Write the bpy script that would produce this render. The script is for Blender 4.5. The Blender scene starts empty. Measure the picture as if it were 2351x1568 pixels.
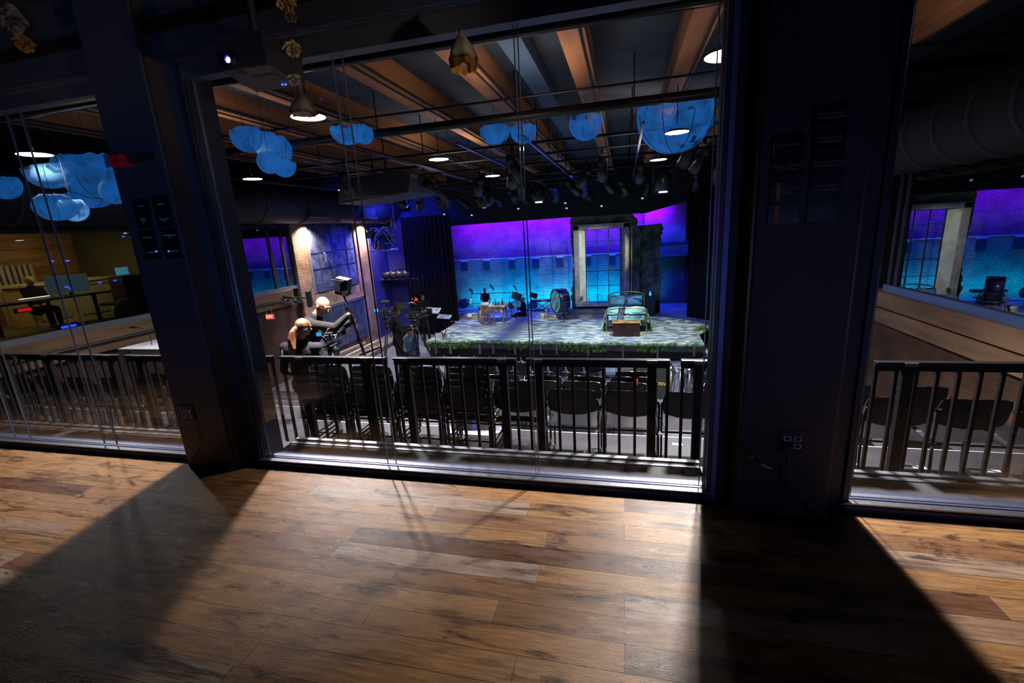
import bpy, bmesh, math, random
from mathutils import Vector, Matrix, noise
random.seed(7)
S = bpy.context.scene
COL = S.collection
PI = math.pi
V = Vector

# ------------------------------------------------------------------ camera
F = 1045.0; CX, CY = 1175.5, 784.0
yaw, pit, rol = [math.radians(a) for a in (-14.294, 13.8955, -3.521)]
CAM = V((0, 0, 1.5))
fw = V((math.sin(yaw)*math.cos(pit), math.cos(yaw)*math.cos(pit), -math.sin(pit)))
r0 = fw.cross(V((0, 0, 1))).normalized(); u0 = r0.cross(fw)
rt = math.cos(rol)*r0 + math.sin(rol)*u0
up = -math.sin(rol)*r0 + math.cos(rol)*u0
cd = bpy.data.cameras.new('camera'); cam = bpy.data.objects.new('camera', cd); COL.objects.link(cam)
cam.matrix_world = Matrix(((rt.x, up.x, -fw.x, CAM.x), (rt.y, up.y, -fw.y, CAM.y), (rt.z, up.z, -fw.z, CAM.z), (0, 0, 0, 1)))
cd.sensor_width = 36; cd.lens = F/2351*36; cd.clip_start = .02; cd.clip_end = 200
S.camera = cam

def at(x, y, X=None, Y=None, Z=None):
    """point of the place seen at photo pixel (x, y) on the plane X=, Y= or Z="""
    d = fw + rt*((x-CX)/F) - up*((y-CY)/F)
    for i, v in enumerate((X, Y, Z)):
        if v is not None:
            return CAM + d*((v-CAM[i])/d[i])

# ------------------------------------------------------------------ materials
MATS = {}
def mat(name, col=(.5, .5, .5), rough=.6, metal=0, emit=None, es=0, var=0, vscale=8, bump=0, bscale=40, alpha=None, stretch=None, col2=None, spec=None, trans=0):
    if name in MATS: return MATS[name]
    m = bpy.data.materials.new(name); m.use_nodes = True
    n = m.node_tree; b = n.nodes['Principled BSDF']
    b.inputs['Base Color'].default_value = (*col, 1); b.inputs['Roughness'].default_value = rough; b.inputs['Metallic'].default_value = metal
    if spec is not None: b.inputs['Specular IOR Level'].default_value = spec
    if emit: b.inputs['Emission Color'].default_value = (*emit, 1); b.inputs['Emission Strength'].default_value = es
    tc = n.nodes.new('ShaderNodeTexCoord'); mp = n.nodes.new('ShaderNodeMapping'); n.links.new(tc.outputs['Object'], mp.inputs[0])
    if stretch: mp.inputs['Scale'].default_value = stretch
    if var or col2:
        t = n.nodes.new('ShaderNodeTexNoise'); t.inputs['Scale'].default_value = vscale; t.inputs['Detail'].default_value = 6
        n.links.new(mp.outputs[0], t.inputs['Vector'])
        r = n.nodes.new('ShaderNodeValToRGB'); n.links.new(t.outputs[0], r.inputs[0])
        c2 = col2 or tuple(min(1, c*(1+var)) for c in col); c1 = col if col2 else tuple(c*(1-var) for c in col)
        r.color_ramp.elements[0].position = .38; r.color_ramp.elements[1].position = .62
        r.color_ramp.elements[0].color = (*c1, 1); r.color_ramp.elements[1].color = (*c2, 1)
        n.links.new(r.outputs[0], b.inputs['Base Color'])
    if bump:
        t2 = n.nodes.new('ShaderNodeTexNoise'); t2.inputs['Scale'].default_value = bscale; t2.inputs['Detail'].default_value = 5
        n.links.new(mp.outputs[0], t2.inputs['Vector'])
        bp = n.nodes.new('ShaderNodeBump'); bp.inputs['Strength'].default_value = bump; bp.inputs['Distance'].default_value = .02
        n.links.new(t2.outputs[0], bp.inputs['Height']); n.links.new(bp.outputs[0], b.inputs['Normal'])
    if alpha is not None: b.inputs['Alpha'].default_value = alpha
    MATS[name] = m; return m

def brick_mat(name, c1, c2, mortar, axes='xz', bw=.21, bh=.072, ms=.012, rough=.8, bump=.6, offs=.5, dirt=None, wobble=.012):
    m = bpy.data.materials.new(name); m.use_nodes = True; n = m.node_tree; L = n.links; b = n.nodes['Principled BSDF']
    tc = n.nodes.new('ShaderNodeTexCoord'); sx = n.nodes.new('ShaderNodeSeparateXYZ'); cx = n.nodes.new('ShaderNodeCombineXYZ')
    nz = n.nodes.new('ShaderNodeTexNoise'); nz.inputs['Scale'].default_value = 3; L.new(tc.outputs['Object'], nz.inputs['Vector'])
    ad = n.nodes.new('ShaderNodeVectorMath'); ad.operation = 'MULTIPLY_ADD'; ad.inputs[1].default_value = (wobble,)*3
    L.new(nz.outputs['Color'], ad.inputs[0]); L.new(tc.outputs['Object'], ad.inputs[2])
    L.new(ad.outputs[0], sx.inputs[0]); L.new(sx.outputs[axes[0].upper()], cx.inputs[0]); L.new(sx.outputs[axes[1].upper()], cx.inputs[1])
    t = n.nodes.new('ShaderNodeTexBrick'); L.new(cx.outputs[0], t.inputs['Vector'])
    t.inputs['Scale'].default_value = 1; t.inputs['Brick Width'].default_value = bw; t.inputs['Row Height'].default_value = bh; t.inputs['Mortar Size'].default_value = ms
    t.inputs['Mortar Smooth'].default_value = .3; t.inputs['Color1'].default_value = (*c1, 1); t.inputs['Color2'].default_value = (*c2, 1); t.inputs['Mortar'].default_value = (*mortar, 1)
    t.offset = offs
    nn = n.nodes.new('ShaderNodeTexNoise'); nn.inputs['Scale'].default_value = 1.6; nn.inputs['Detail'].default_value = 8; L.new(tc.outputs['Object'], nn.inputs['Vector'])
    rp = n.nodes.new('ShaderNodeValToRGB'); L.new(nn.outputs[0], rp.inputs[0]); rp.color_ramp.elements[0].position = .35; rp.color_ramp.elements[1].position = .65
    rp.color_ramp.elements[0].color = (*(dirt or (.45, .45, .45)), 1); rp.color_ramp.elements[1].color = (1, 1, 1, 1)
    mx = n.nodes.new('ShaderNodeMixRGB'); mx.blend_type = 'MULTIPLY'; mx.inputs[0].default_value = 1; L.new(t.outputs['Color'], mx.inputs[1]); L.new(rp.outputs[0], mx.inputs[2])
    L.new(mx.outputs[0], b.inputs['Base Color']); b.inputs['Roughness'].default_value = rough
    sub = n.nodes.new('ShaderNodeMath'); sub.operation = 'SUBTRACT'; sub.inputs[0].default_value = 1; L.new(t.outputs['Fac'], sub.inputs[1])
    bp = n.nodes.new('ShaderNodeBump'); bp.inputs['Strength'].default_value = bump; bp.inputs['Distance'].default_value = .02; L.new(sub.outputs[0], bp.inputs['Height']); L.new(bp.outputs[0], b.inputs['Normal'])
    MATS[name] = m; return m

def glass_mat(name, tint=(.9, .95, .95), refl=1.0, base=.02, rough=0.0, haze=0):
    m = bpy.data.materials.new(name); m.use_nodes = True; n = m.node_tree; L = n.links
    out = n.nodes['Material Output']; n.nodes.remove(n.nodes['Principled BSDF'])
    tr = n.nodes.new('ShaderNodeBsdfTransparent'); tr.inputs[0].default_value = (*tint, 1)
    gl = n.nodes.new('ShaderNodeBsdfGlossy'); gl.inputs['Roughness'].default_value = rough
    fr = n.nodes.new('ShaderNodeFresnel'); fr.inputs[0].default_value = 1.5
    ma = n.nodes.new('ShaderNodeMath'); ma.operation = 'MULTIPLY_ADD'; ma.inputs[1].default_value = refl; ma.inputs[2].default_value = base; ma.use_clamp = True; L.new(fr.outputs[0], ma.inputs[0])
    mx = n.nodes.new('ShaderNodeMixShader'); L.new(ma.outputs[0], mx.inputs[0]); L.new(tr.outputs[0], mx.inputs[1]); L.new(gl.outputs[0], mx.inputs[2]); L.new(mx.outputs[0], out.inputs[0])
    MATS[name] = m; return m

def floor_wood():
    m = bpy.data.materials.new('reclaimed oak floor'); m.use_nodes = True; n = m.node_tree; L = n.links; b = n.nodes['Principled BSDF']
    tc = n.nodes.new('ShaderNodeTexCoord')
    t = n.nodes.new('ShaderNodeTexBrick'); L.new(tc.outputs['Object'], t.inputs['Vector'])
    t.inputs['Scale'].default_value = 1; t.inputs['Brick Width'].default_value = 1.02; t.inputs['Row Height'].default_value = .116; t.inputs['Mortar Size'].default_value = .0014
    t.inputs['Mortar Smooth'].default_value = .2; t.offset = .37; t.offset_frequency = 2; t.squash = 1.35; t.squash_frequency = 3
    t.inputs['Color1'].default_value = (0, 0, 0, 1); t.inputs['Color2'].default_value = (1, 1, 1, 1); t.inputs['Mortar'].default_value = (.5, .5, .5, 1)
    rp = n.nodes.new('ShaderNodeValToRGB'); L.new(t.outputs['Color'], rp.inputs[0]); e = rp.color_ramp.elements
    e[0].color = (.16, .065, .035, 1); e[0].position = 0; e[1].color = (.46, .32, .23, 1); e[1].position = 1
    for p, c in ((.12, (.30, .15, .075, 1)), (.3, (.46, .24, .10, 1)), (.55, (.52, .29, .125, 1)), (.8, (.44, .22, .09, 1)), (.92, (.48, .35, .27, 1))):
        k = e.new(p); k.color = c
    def ns(scale, sc, det=8, rough=.6, dist=0):
        mp = n.nodes.new('ShaderNodeMapping'); mp.inputs['Scale'].default_value = sc; L.new(tc.outputs['Object'], mp.inputs[0])
        q = n.nodes.new('ShaderNodeTexNoise'); q.inputs['Scale'].default_value = scale; q.inputs['Detail'].default_value = det; q.inputs['Roughness'].default_value = rough; q.inputs['Distortion'].default_value = dist
        L.new(mp.outputs[0], q.inputs['Vector']); return q
    def ramp(src, p0, c0, p1, c1):
        r = n.nodes.new('ShaderNodeValToRGB'); L.new(src, r.inputs[0]); r.color_ramp.elements[0].position = p0; r.color_ramp.elements[1].position = p1
        r.color_ramp.elements[0].color = (*c0, 1); r.color_ramp.elements[1].color = (*c1, 1); return r.outputs[0]
    def mul(a, bb, f=1.0):
        x = n.nodes.new('ShaderNodeMixRGB'); x.blend_type = 'MULTIPLY'; x.inputs[0].default_value = f; L.new(a, x.inputs[1]); L.new(bb, x.inputs[2]); return x.outputs[0]
    g1 = ramp(ns(5, (1, 14, 1), 9, .65, .6).outputs[0], .32, (.58, .5, .45), .68, (1.12, 1.1, 1.08))
    g2 = ramp(ns(40, (1, 12, 1), 6).outputs[0], .35, (.82, .8, .78), .6, (1, 1, 1))
    c = mul(mul(rp.outputs[0], g1), g2)
    # dark stains and saw marks
    st = ns(2.0, (1, 4.5, 1), 10, .74, .9)
    c = mul(c, ramp(st.outputs[0], .37, (.20, .16, .17), .47, (1, 1, 1)))
    kn = ns(6, (1, 3, 1), 4, .6, 1)
    c = mul(c, ramp(kn.outputs[0], .28, (.10, .045, .03), .33, (1, 1, 1)))
    wv = n.nodes.new('ShaderNodeTexWave'); wv.inputs['Scale'].default_value = 36; wv.inputs['Distortion'].default_value = 1.6; wv.inputs['Detail Scale'].default_value = 2.5; wv.inputs['Detail'].default_value = 3
    L.new(tc.outputs['Object'], wv.inputs['Vector'])
    sm = ramp(ns(1.9, (1, 7, 1), 3).outputs[0], .55, (0, 0, 0), .66, (1, 1, 1))
    wr = ramp(wv.outputs[0], .12, (.16, .15, .18), .5, (.62, .58, .60))
    x = n.nodes.new('ShaderNodeMixRGB'); x.blend_type = 'MULTIPLY'; L.new(sm, x.inputs[0]); L.new(c, x.inputs[1]); L.new(wr, x.inputs[2])
    mo = n.nodes.new('ShaderNodeMixRGB'); L.new(t.outputs['Fac'], mo.inputs[0]); L.new(x.outputs[0], mo.inputs[1]); mo.inputs[2].default_value = (.03, .015, .01, 1)
    L.new(mo.outputs[0], b.inputs['Base Color'])
    rr = ramp(ns(6, (1, 5, 1), 4).outputs[0], .35, (.25,)*3, .7, (.42,)*3); L.new(rr, b.inputs['Roughness'])
    h = n.nodes.new('ShaderNodeMath'); h.operation = 'MULTIPLY_ADD'; L.new(t.outputs['Fac'], h.inputs[0]); h.inputs[1].default_value = -1.2; L.new(ns(30, (1, 9, 1), 5).outputs[0], h.inputs[2])
    h2 = n.nodes.new('ShaderNodeMath'); h2.operation = 'MULTIPLY_ADD'; h2.inputs[1].default_value = .0; L.new(wv.outputs[0], h2.inputs[0]); L.new(h.outputs[0], h2.inputs[2])
    bp = n.nodes.new('ShaderNodeBump'); bp.inputs['Strength'].default_value = .28; bp.inputs['Distance'].default_value = .006; L.new(h2.outputs[0], bp.inputs['Height']); L.new(bp.outputs[0], b.inputs['Normal'])
    return m

BLK = mat('matte black paint', (.012, .012, .016), .55)
BLKG = mat('satin black steel', (.006, .006, .008), .5, spec=.22)
COLM = mat('dark blue grey column paint', (.030, .033, .05), .5, bump=.1, bscale=60)
ALU = mat('brushed aluminium', (.26, .27, .31), .38, .9, var=.12, vscale=60, stretch=(1, 1, 30))
ALUD = mat('dull aluminium kick plate', (.19, .195, .215), .5, .55, var=.15, vscale=25, stretch=(.3, 1, 4))
CHR = mat('chrome', (.6, .6, .65), .18, 1)
VIN = mat('black vinyl', (.016, .0155, .020), .27, bump=.15, bscale=120)
CHF = mat('black chair tube', (.03, .03, .035), .22, .7)
GLASS = glass_mat('partition glass', (.93, .96, .97), .30, .0)
GLASSW = glass_mat('side window glass', (.45, .48, .5), 1.0, .30)
GLASSL = glass_mat('booth window glass', (.72, .72, .72), .8, .07)
EDGE = mat('polished glass edge', (.12, .12, .16), .3, .3)
TIMB = mat('timber beam', (.42, .17, .065), .65, var=.35, vscale=3, stretch=(1, .12, 1), bump=.2)
DARKC = mat('dark ceiling deck', (.035, .045, .065), .8, var=.3, vscale=2)
FLG = mat('grey painted floor', (.20, .20, .225), .55, var=.18, vscale=5, bump=.06)
STEP = mat('charcoal riser deck', (.035, .035, .045), .5, var=.2, vscale=6)
WHT = mat('white tape', (.75, .75, .78), .5)
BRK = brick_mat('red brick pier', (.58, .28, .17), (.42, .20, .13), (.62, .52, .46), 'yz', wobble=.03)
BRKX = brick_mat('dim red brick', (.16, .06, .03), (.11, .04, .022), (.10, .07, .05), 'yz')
BRKB = brick_mat('painted stage brick', (.115, .115, .12), (.07, .07, .075), (.25, .25, .26), 'xz', .23, .078, .016, bump=1.0, dirt=(.55, .55, .6), wobble=.03)
BLUEP = mat('blue steel door paint', (.10, .12, .27), .45, .2, var=.45, vscale=3, bump=.5, bscale=9)
BLUEW = mat('deep blue wall paint', (.03, .035, .21), .7, var=.2, vscale=2)
VELV = mat('black velour drape', (.016, .012, .022), .95, var=.4, vscale=3)
SKIN = mat('skin', (.24, .12, .08), .5); SKIN2 = mat('light skin', (.27, .145, .10), .5)
STAGEW = mat('weathered grey stage planks', (.28, .31, .30), .6, col2=(.46, .49, .46), vscale=1.6, stretch=(.6, 1.6, 1), bump=.15)
FLOORM = floor_wood()

# ------------------------------------------------------------------ mesh builder
class M:
    def __init__(s): s.b = bmesh.new()
    def _tr(s, vs, mtx): bmesh.ops.transform(s.b, matrix=mtx, verts=vs)
    def box(s, a, b, bev=0):
        a, b = V(a), V(b); c = (a+b)/2; d = b-a
        r = bmesh.ops.create_cube(s.b, size=1)['verts']
        s._tr(r, Matrix.Translation(c) @ Matrix.Diagonal((abs(d.x), abs(d.y), abs(d.z), 1)))
        if bev: bmesh.ops.bevel(s.b, geom=list({e for v in r for e in v.link_edges}), offset=bev, segments=2, affect='EDGES', profile=.6)
        return s
    def obox(s, c, size, rot=(0, 0, 0), bev=0):
        r = bmesh.ops.create_cube(s.b, size=1)['verts']
        from mathutils import Euler
        s._tr(r, Matrix.Translation(V(c)) @ Euler(rot).to_matrix().to_4x4() @ Matrix.Diagonal((*size, 1)))
        if bev: bmesh.ops.bevel(s.b, geom=list({e for v in r for e in v.link_edges}), offset=bev, segments=2, affect='EDGES', profile=.6)
        return s
    def beam(s, p, q, w, h=None, upv=(0, 0, 1)):
        p, q = V(p), V(q); h = h or w; d = q-p; L = d.length
        if L < 1e-6: return s
        z = d.normalized(); x = z.cross(V(upv))
        if x.length < 1e-3: x = z.cross(V((1, 0, 0)))
        x.normalize(); y = z.cross(x)
        R = Matrix((x, y, z)).transposed().to_4x4()
        r = bmesh.ops.create_cube(s.b, size=1)['verts']
        s._tr(r, Matrix.Translation((p+q)/2) @ R @ Matrix.Diagonal((w, h, L, 1))); return s
    def cyl(s, p, q, r1, r2=None, n=12, caps=True):
        p, q = V(p), V(q); r2 = r1 if r2 is None else r2; d = q-p
        if d.length < 1e-7: return s
        R = d.to_track_quat('Z', 'Y').to_matrix().to_4x4()
        bmesh.ops.create_cone(s.b, cap_ends=caps, cap_tris=False, segments=n, radius1=r1, radius2=r2, depth=d.length, matrix=Matrix.Translation((p+q)/2) @ R); return s
    def sph(s, c, r, n=12, m=None):
        r = (r, r, r) if not hasattr(r, '__len__') else r
        mm = Matrix.Translation(V(c)) @ (m.to_4x4() if m else Matrix.Identity(4)) @ Matrix.Diagonal((*r, 1))
        bmesh.ops.create_uvsphere(s.b, u_segments=n, v_segments=max(6, n*2//3), radius=1, matrix=mm); return s
    def tube(s, pts, r, n=8, closed=False):
        pts = [V(p) for p in pts]
        if closed: pts = pts+[pts[0], pts[1]]
        rings = []; N = len(pts)
        prev = None
        for i, p in enumerate(pts):
            d = (pts[min(i+1, N-1)]-pts[max(i-1, 0)]).normalized()
            if prev is None:
                x = d.cross(V((0, 0, 1)));
                if x.length < 1e-3: x = d.cross(V((1, 0, 0)))
            else: x = prev-d*prev.dot(d)
            x.normalize(); prev = x; y = d.cross(x); rr = r[i] if hasattr(r, '__len__') else r
            rings.append([s.b.verts.new(p+x*math.cos(2*PI*k/n)*rr+y*math.sin(2*PI*k/n)*rr) for k in range(n)])
        for a, b in zip(rings, rings[1:]):
            for k in range(n): s.b.faces.new((a[k], a[(k+1) % n], b[(k+1) % n], b[k]))
        s.b.faces.new(rings[0][::-1]); s.b.faces.new(rings[-1]); return s
    def prism(s, pts, vec):
        pts = [V(p) for p in pts]; vec = V(vec)
        a = [s.b.verts.new(p) for p in pts]; b = [s.b.verts.new(p+vec) for p in pts]; n = len(pts)
        s.b.faces.new(a); s.b.faces.new(b[::-1])
        for k in range(n): s.b.faces.new((a[k], b[k], b[(k+1) % n], a[(k+1) % n]))
        return s
    def lathe(s, prof, c=(0, 0, 0), n=24, cap=False, wob=0, k=5):
        c = V(c); rings = []
        for (r, z) in prof:
            rings.append([s.b.verts.new(c+V((r*(1+wob*math.sin(k*2*PI*i/n)*r)*math.cos(2*PI*i/n), r*(1+wob*math.sin(k*2*PI*i/n)*r)*math.sin(2*PI*i/n), z))) for i in range(n)])
        for a, b in zip(rings, rings[1:]):
            for i in range(n): s.b.faces.new((a[i], a[(i+1) % n], b[(i+1) % n], b[i]))
        if cap: s.b.faces.new(rings[0][::-1]); s.b.faces.new(rings[-1])
        return s
    def sheet(s, grid, th=.006):
        """grid of points -> sheet with thickness"""
        R, Cn = len(grid), len(grid[0])
        vs = [[s.b.verts.new(V(p)) for p in row] for row in grid]; fs = []
        for i in range(R-1):
            for j in range(Cn-1): fs.append(s.b.faces.new((vs[i][j], vs[i][j+1], vs[i+1][j+1], vs[i+1][j])))
        bmesh.ops.solidify(s.b, geom=fs, thickness=th); return s
    def build(s, name, m, parent=None, smooth=False, world=False, bevel=0):
        bmesh.ops.recalc_face_normals(s.b, faces=s.b.faces[:])
        me = bpy.data.meshes.new(name); s.b.to_mesh(me); s.b.free()
        if world and parent is not None: me.transform(Matrix.Translation(-root_loc(parent)))
        if smooth:
            for p in me.polygons: p.use_smooth = True
        o = bpy.data.objects.new(name, me); COL.objects.link(o)
        if m: me.materials.append(m)
        if parent is not None: o.parent = parent
        if bevel:
            md = o.modifiers.new('bevel', 'BEVEL'); md.width = bevel; md.segments = 2; md.limit_method = 'ANGLE'
        return o
def root_loc(o):
    l = V(o.location)
    while o.parent: o = o.parent; l += V(o.location)
    return l
def tag(o, label, cat, group=None, kind=None):
    o['label'] = label; o['category'] = cat
    if group: o['group'] = group
    if kind: o['kind'] = kind
    return o
def struct(o, label=None):
    o['kind'] = 'structure'
    if label: o['label'] = label
    return o
def thing(name, label, cat, loc=(0, 0, 0), rz=0, group=None):
    o = bpy.data.objects.new(name, None); COL.objects.link(o); o.location = loc; o.rotation_euler = (0, 0, rz); o.empty_display_size = .1
    return tag(o, label, cat, group)
def dup(root, loc, rz=0, label=None, group=None, tilt=None):
    r = root.copy(); COL.objects.link(r); r.location = loc; r.rotation_euler = (tilt or 0, 0, rz)
    if label: r['label'] = label
    if group: r['group'] = group
    for ch in list(root.children):
        c = ch.copy(); COL.objects.link(c); c.parent = r
        for g in list(ch.children):
            d = g.copy(); COL.objects.link(d); d.parent = c
    return r
def remesh(m, voxel, smooth=4):
    """fuse overlapping closed shapes into one continuous skin"""
    bmesh.ops.recalc_face_normals(m.b, faces=m.b.faces[:])
    me = bpy.data.meshes.new('t'); m.b.to_mesh(me); m.b.free()
    o = bpy.data.objects.new('t', me); COL.objects.link(o)
    r = o.modifiers.new('r', 'REMESH'); r.mode = 'VOXEL'; r.voxel_size = voxel; r.use_smooth_shade = True
    if smooth: q = o.modifiers.new('s', 'SMOOTH'); q.iterations = smooth; q.factor = .5
    dg = bpy.context.evaluated_depsgraph_get(); dg.update()
    out = bpy.data.meshes.new_from_object(o.evaluated_get(dg)); bpy.data.objects.remove(o)
    for p in out.polygons: p.use_smooth = True
    return out
def meshobj(name, me, m, parent=None, world=True):
    if world and parent is not None: me.transform(Matrix.Translation(-root_loc(parent)))
    me.name = name; me.materials.clear(); me.materials.append(m); o = bpy.data.objects.new(name, me); COL.objects.link(o)
    if parent is not None: o.parent = parent
    return o
def text(name, s, size, m, parent, mtx, ext=.0015, align='CENTER'):
    cu = bpy.data.curves.new(name, 'FONT'); cu.body = s; cu.size = size; cu.extrude = ext; cu.align_x = align; cu.align_y = 'CENTER'; cu.space_line = .95
    o = bpy.data.objects.new('t', cu); COL.objects.link(o)
    dg = bpy.context.evaluated_depsgraph_get(); dg.update(); me = bpy.data.meshes.new_from_object(o.evaluated_get(dg)); bpy.data.objects.remove(o)
    me.transform(mtx); me.name = name; me.materials.clear(); me.materials.append(m)
    q = bpy.data.objects.new(name, me); COL.objects.link(q); q.parent = parent; return q
FACE_CAM = Matrix.Rotation(PI/2, 4, 'X')        # text standing up, facing -Y
def light(kind, name, loc, power, col=(1, 1, 1), target=None, size=.3, spot=60, blend=.5, shape='DISK', size_y=None, rot=None, spread=None):
    d = bpy.data.lights.new(name, kind); d.energy = power; d.color = col
    if kind == 'AREA':
        d.shape = shape; d.size = size
        if size_y: d.size_y = size_y
        if spread: d.spread = math.radians(spread)
    elif kind == 'SPOT': d.spot_size = math.radians(spot); d.spot_blend = blend; d.shadow_soft_size = size
    else: d.shadow_soft_size = size
    o = bpy.data.objects.new(name, d); COL.objects.link(o); o.location = loc
    if target is not None: o.rotation_euler = (V(target)-V(loc)).to_track_quat('-Z', 'Y').to_euler()
    return o
def jag(p, q, n, amp, seed=0):
    """ragged line from p to q in the x/z plane"""
    rnd = random.Random(seed); p, q = V(p), V(q); out = []
    for i in range(n+1):
        t = i/n; c = p.lerp(q, t)
        if 0 < i < n: c = c+V((rnd.uniform(-amp, amp)+amp*1.2*math.sin(t*9+seed), 0, 0))
        out.append(c)
    return out

# ================================================================== LOBBY SHELL
YG = 2.43; ZT = 2.545
fl = M().box((-9, -5, -.12), (6.5, 2.50, 0)).build('floor', FLOORM); struct(fl, 'reclaimed wood plank lobby floor')
struct(M().box((-9, -5, 2.95), (6.5, 2.62, 3.1)).build('ceiling', mat('black lobby ceiling', (.014, .015, .018), .8)), 'black lobby ceiling')
hd = M().box((-9, 2.36, ZT+.02), (6.5, 2.62, 2.95)).build('wall_header', COLM); struct(hd, 'dark header wall above the glass partition')
M().box((-9, 2.325, 2.68), (6.5, 2.36, 2.74)).build('header_rail', BLKG, hd)
struct(M().box((-9, -5, 0), (-8.9, 2.62, 2.95)).build('wall_left', BLK)); struct(M().box((6.4, -5, 0), (6.5, 2.62, 2.95)).build('wall_right', BLK))
struct(M().box((-9, -5.1, 0), (6.5, -5, 2.95)).build('wall_rear', BLK))
struct(M().box((-9, 2.4, 0), (-6.4, 2.6, ZT+.02)).build('wall_partition', COLM)); struct(M().box((4.3, 2.4, 0), (6.5, 2.6, ZT+.02)).build('wall_partition', COLM))

def partition(i, x0, x1, seams, ends=(True, True)):
    k = M(); k.box((x0, YG+.09, -.02), (x1, 2.775, .004)); w = k.build('window_%d' % i, mat('grey sill plate', (.035, .035, .043), .7, 0, spec=.25, var=.12, vscale=20))
    struct(w, 'glass partition opening with aluminium bottom rail')
    M().box((x0, 2.70, .004), (x1, 2.718, .010)).box((x0, 2.755, -.02), (x1, 2.79, .016), .003).build('sill_edge', ALU, w)
    t = M().box((x0, YG-.06, .0), (x1, YG+.09, .028)); t.build('floor_track', mat('blue lit floor track', (.05, .06, .16), .4, .3), w)  # blue light on the track is put into its base colour
    M().box((x0, YG-.062, .040), (x1, YG-.03, .047)).box((x0, YG-.05, .028), (x1, YG-.0, .040)).box((x0, YG+.0, .049), (x1, YG+.03, .0535)).build('track_lip', ALU, w)
    tr = M().box((x0, YG-.04, 2.445), (x1, YG+.04, 2.53)); tr.build('top_rail', mat('dark aluminium top rail', (.09, .09, .11), .45, .5), w)
    M().box((x0, YG-.05, 2.528), (x1, YG-.035, 2.548)).box((x0, YG-.058, 2.552), (x1, YG-.04, 2.556)).build('top_rail_lip', ALU, w)
    for s, e in zip((x0, x1), ends):
        if e:
            d = 1 if s == x0 else -1
            M().box((s, YG-.045, .03), (s+d*.022, YG+.05, ZT)).box((s+d*.028, YG-.03, .03), (s+d*.033, YG-.02, ZT)).build('jamb', mat('jamb grey', (.10, .10, .13), .45, .5) if d < 0 else mat('dark jamb aluminium', (.04, .04, .055), .4, .6), w)
            M().box((s+d*.05, YG, .05), (s+d*.0535, YG+.02, 2.45)).build('brush_seal', EDGE, w)
    ed = [x0]+seams+[x1]
    for a, b in zip(ed, ed[1:]):
        M().box((a+.003, YG-.004, .05), (b-.003, YG+.006, 2.46)).build('glass_pane', GLASS, w)
    for s in seams: M().box((s-.0018, YG-.0045, .05), (s+.0018, YG+.0065, 2.46)).build('pane_edge', EDGE, w)
    return w
sx = [at(884, 1014, Y=YG).x, at(904, 1019, Y=YG).x]; sr = [at(1229, 1040, Y=YG).x, at(1236, 1038, Y=YG).x]
partition(1, -6.4, -3.07, [at(21, 964, Y=YG).x, at(57, 966, Y=YG).x, at(256.5, 977, Y=YG).x-.13, at(256.5, 977, Y=YG).x], (True, True))
partition(2, -2.49, .455, sx+sr)
partition(3, 1.085, 4.3, [2.55, 2.6], (True, True))

def column(name, label, x0, x1, wx0, wx1):
    t = thing(name, label, 'column', ((x0+x1)/2, 2.4, 0)); t['kind'] = 'structure'
    M().box((x0, 2.285, 0), (x1, 2.62, 2.95)).build('column_casing', COLM, t, world=True, bevel=.004)
    M().box((wx0, 2.40, 0), (x0, 2.62, 2.95)).box((x1, 2.40, 0), (wx1, 2.62, 2.95)).build('side_wing', COLM, t, world=True)
    M().box((x0-.015, 2.30, 0), (x0, 2.40, 2.95)).box((x1, 2.30, 0), (x1+.015, 2.40, 2.95)).build('corner_trim', mat('bronze corner trim', (.10, .065, .045), .35, .6), t, world=True)
    return t
column('column', 'dark blue boxed column between left and centre glass panes', -3.0, -2.61, -3.08, -2.485)
column('column', 'dark blue boxed column right of the centre glass pane', .57, .97, .45, 1.09)
M().box((.452, 2.385, 0), (.48, 2.40, 2.6)).build('jamb_cover', mat('blue lit jamb cover', (.20, .27, .58), .4, .4), bpy.data.objects['column.001'], world=True)  # blue light falling on the jamb is painted into this cover

# plaques
PLQ = mat('black acrylic plaque', (.006, .006, .008), .25); LET = mat('etched plaque lettering', (.34, .38, .52), .5)
YEL_REFL = mat('yellow painted reflection', (.42, .27, .06), .6); RED_REFL = mat('red painted reflection', (.75, .01, .01), .5)  # reflections on the glossy plaques, painted as thin coloured strips
def plaque(px_, py, w, h, txt, lab, size=.0155, marks=None):
    c = at(px_, py, Y=2.283)
    t = thing('wall_plaque', lab, 'plaque', c, 0, 'black name plaques on the columns')
    M().box((-w/2, -.006, -h/2), (w/2, .002, h/2), .002).build('plate', PLQ, t)
    if txt: text('lettering', txt, size, LET, t, Matrix.Translation((.004, -.0075, 0)) @ FACE_CAM)
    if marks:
        M().box((marks[1]-.004 if marks[0] is RED_REFL else marks[1]-.008, -.0085, marks[2]), (marks[1]+.004 if marks[0] is RED_REFL else marks[1]+.007, -.0065, marks[3])).build('painted_reflection', marks[0], t)
W_, H_ = .125, .088
nL = ['', 'topmost', 'second from top', 'third from top', 'lowest']
plaque(1905, 265, W_, H_, 'Movement Arts\nCreation Studio', 'black plaque on the right column reading Movement Arts Creation Studio')
plaque(1902, 320, W_, H_, 'Lwei Carey &\nTim Putnam', 'black plaque on the right column, right row, second from top')
plaque(1899, 376, W_, H_, 'Dr. Robert Walsh &\nLydia Kenton Walsh', 'black plaque on the right column, right row, third from top', .0135)
plaque(1893, 431, W_, H_, 'Cabot Family\nCharitable Trust', 'black plaque on the right column reading Charitable Trust, right row, fourth from top')
plaque(1889, 484, W_, H_, 'Miguel & Suki\nde Braganca', 'black plaque on the right column, lowest of the right row')
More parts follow.
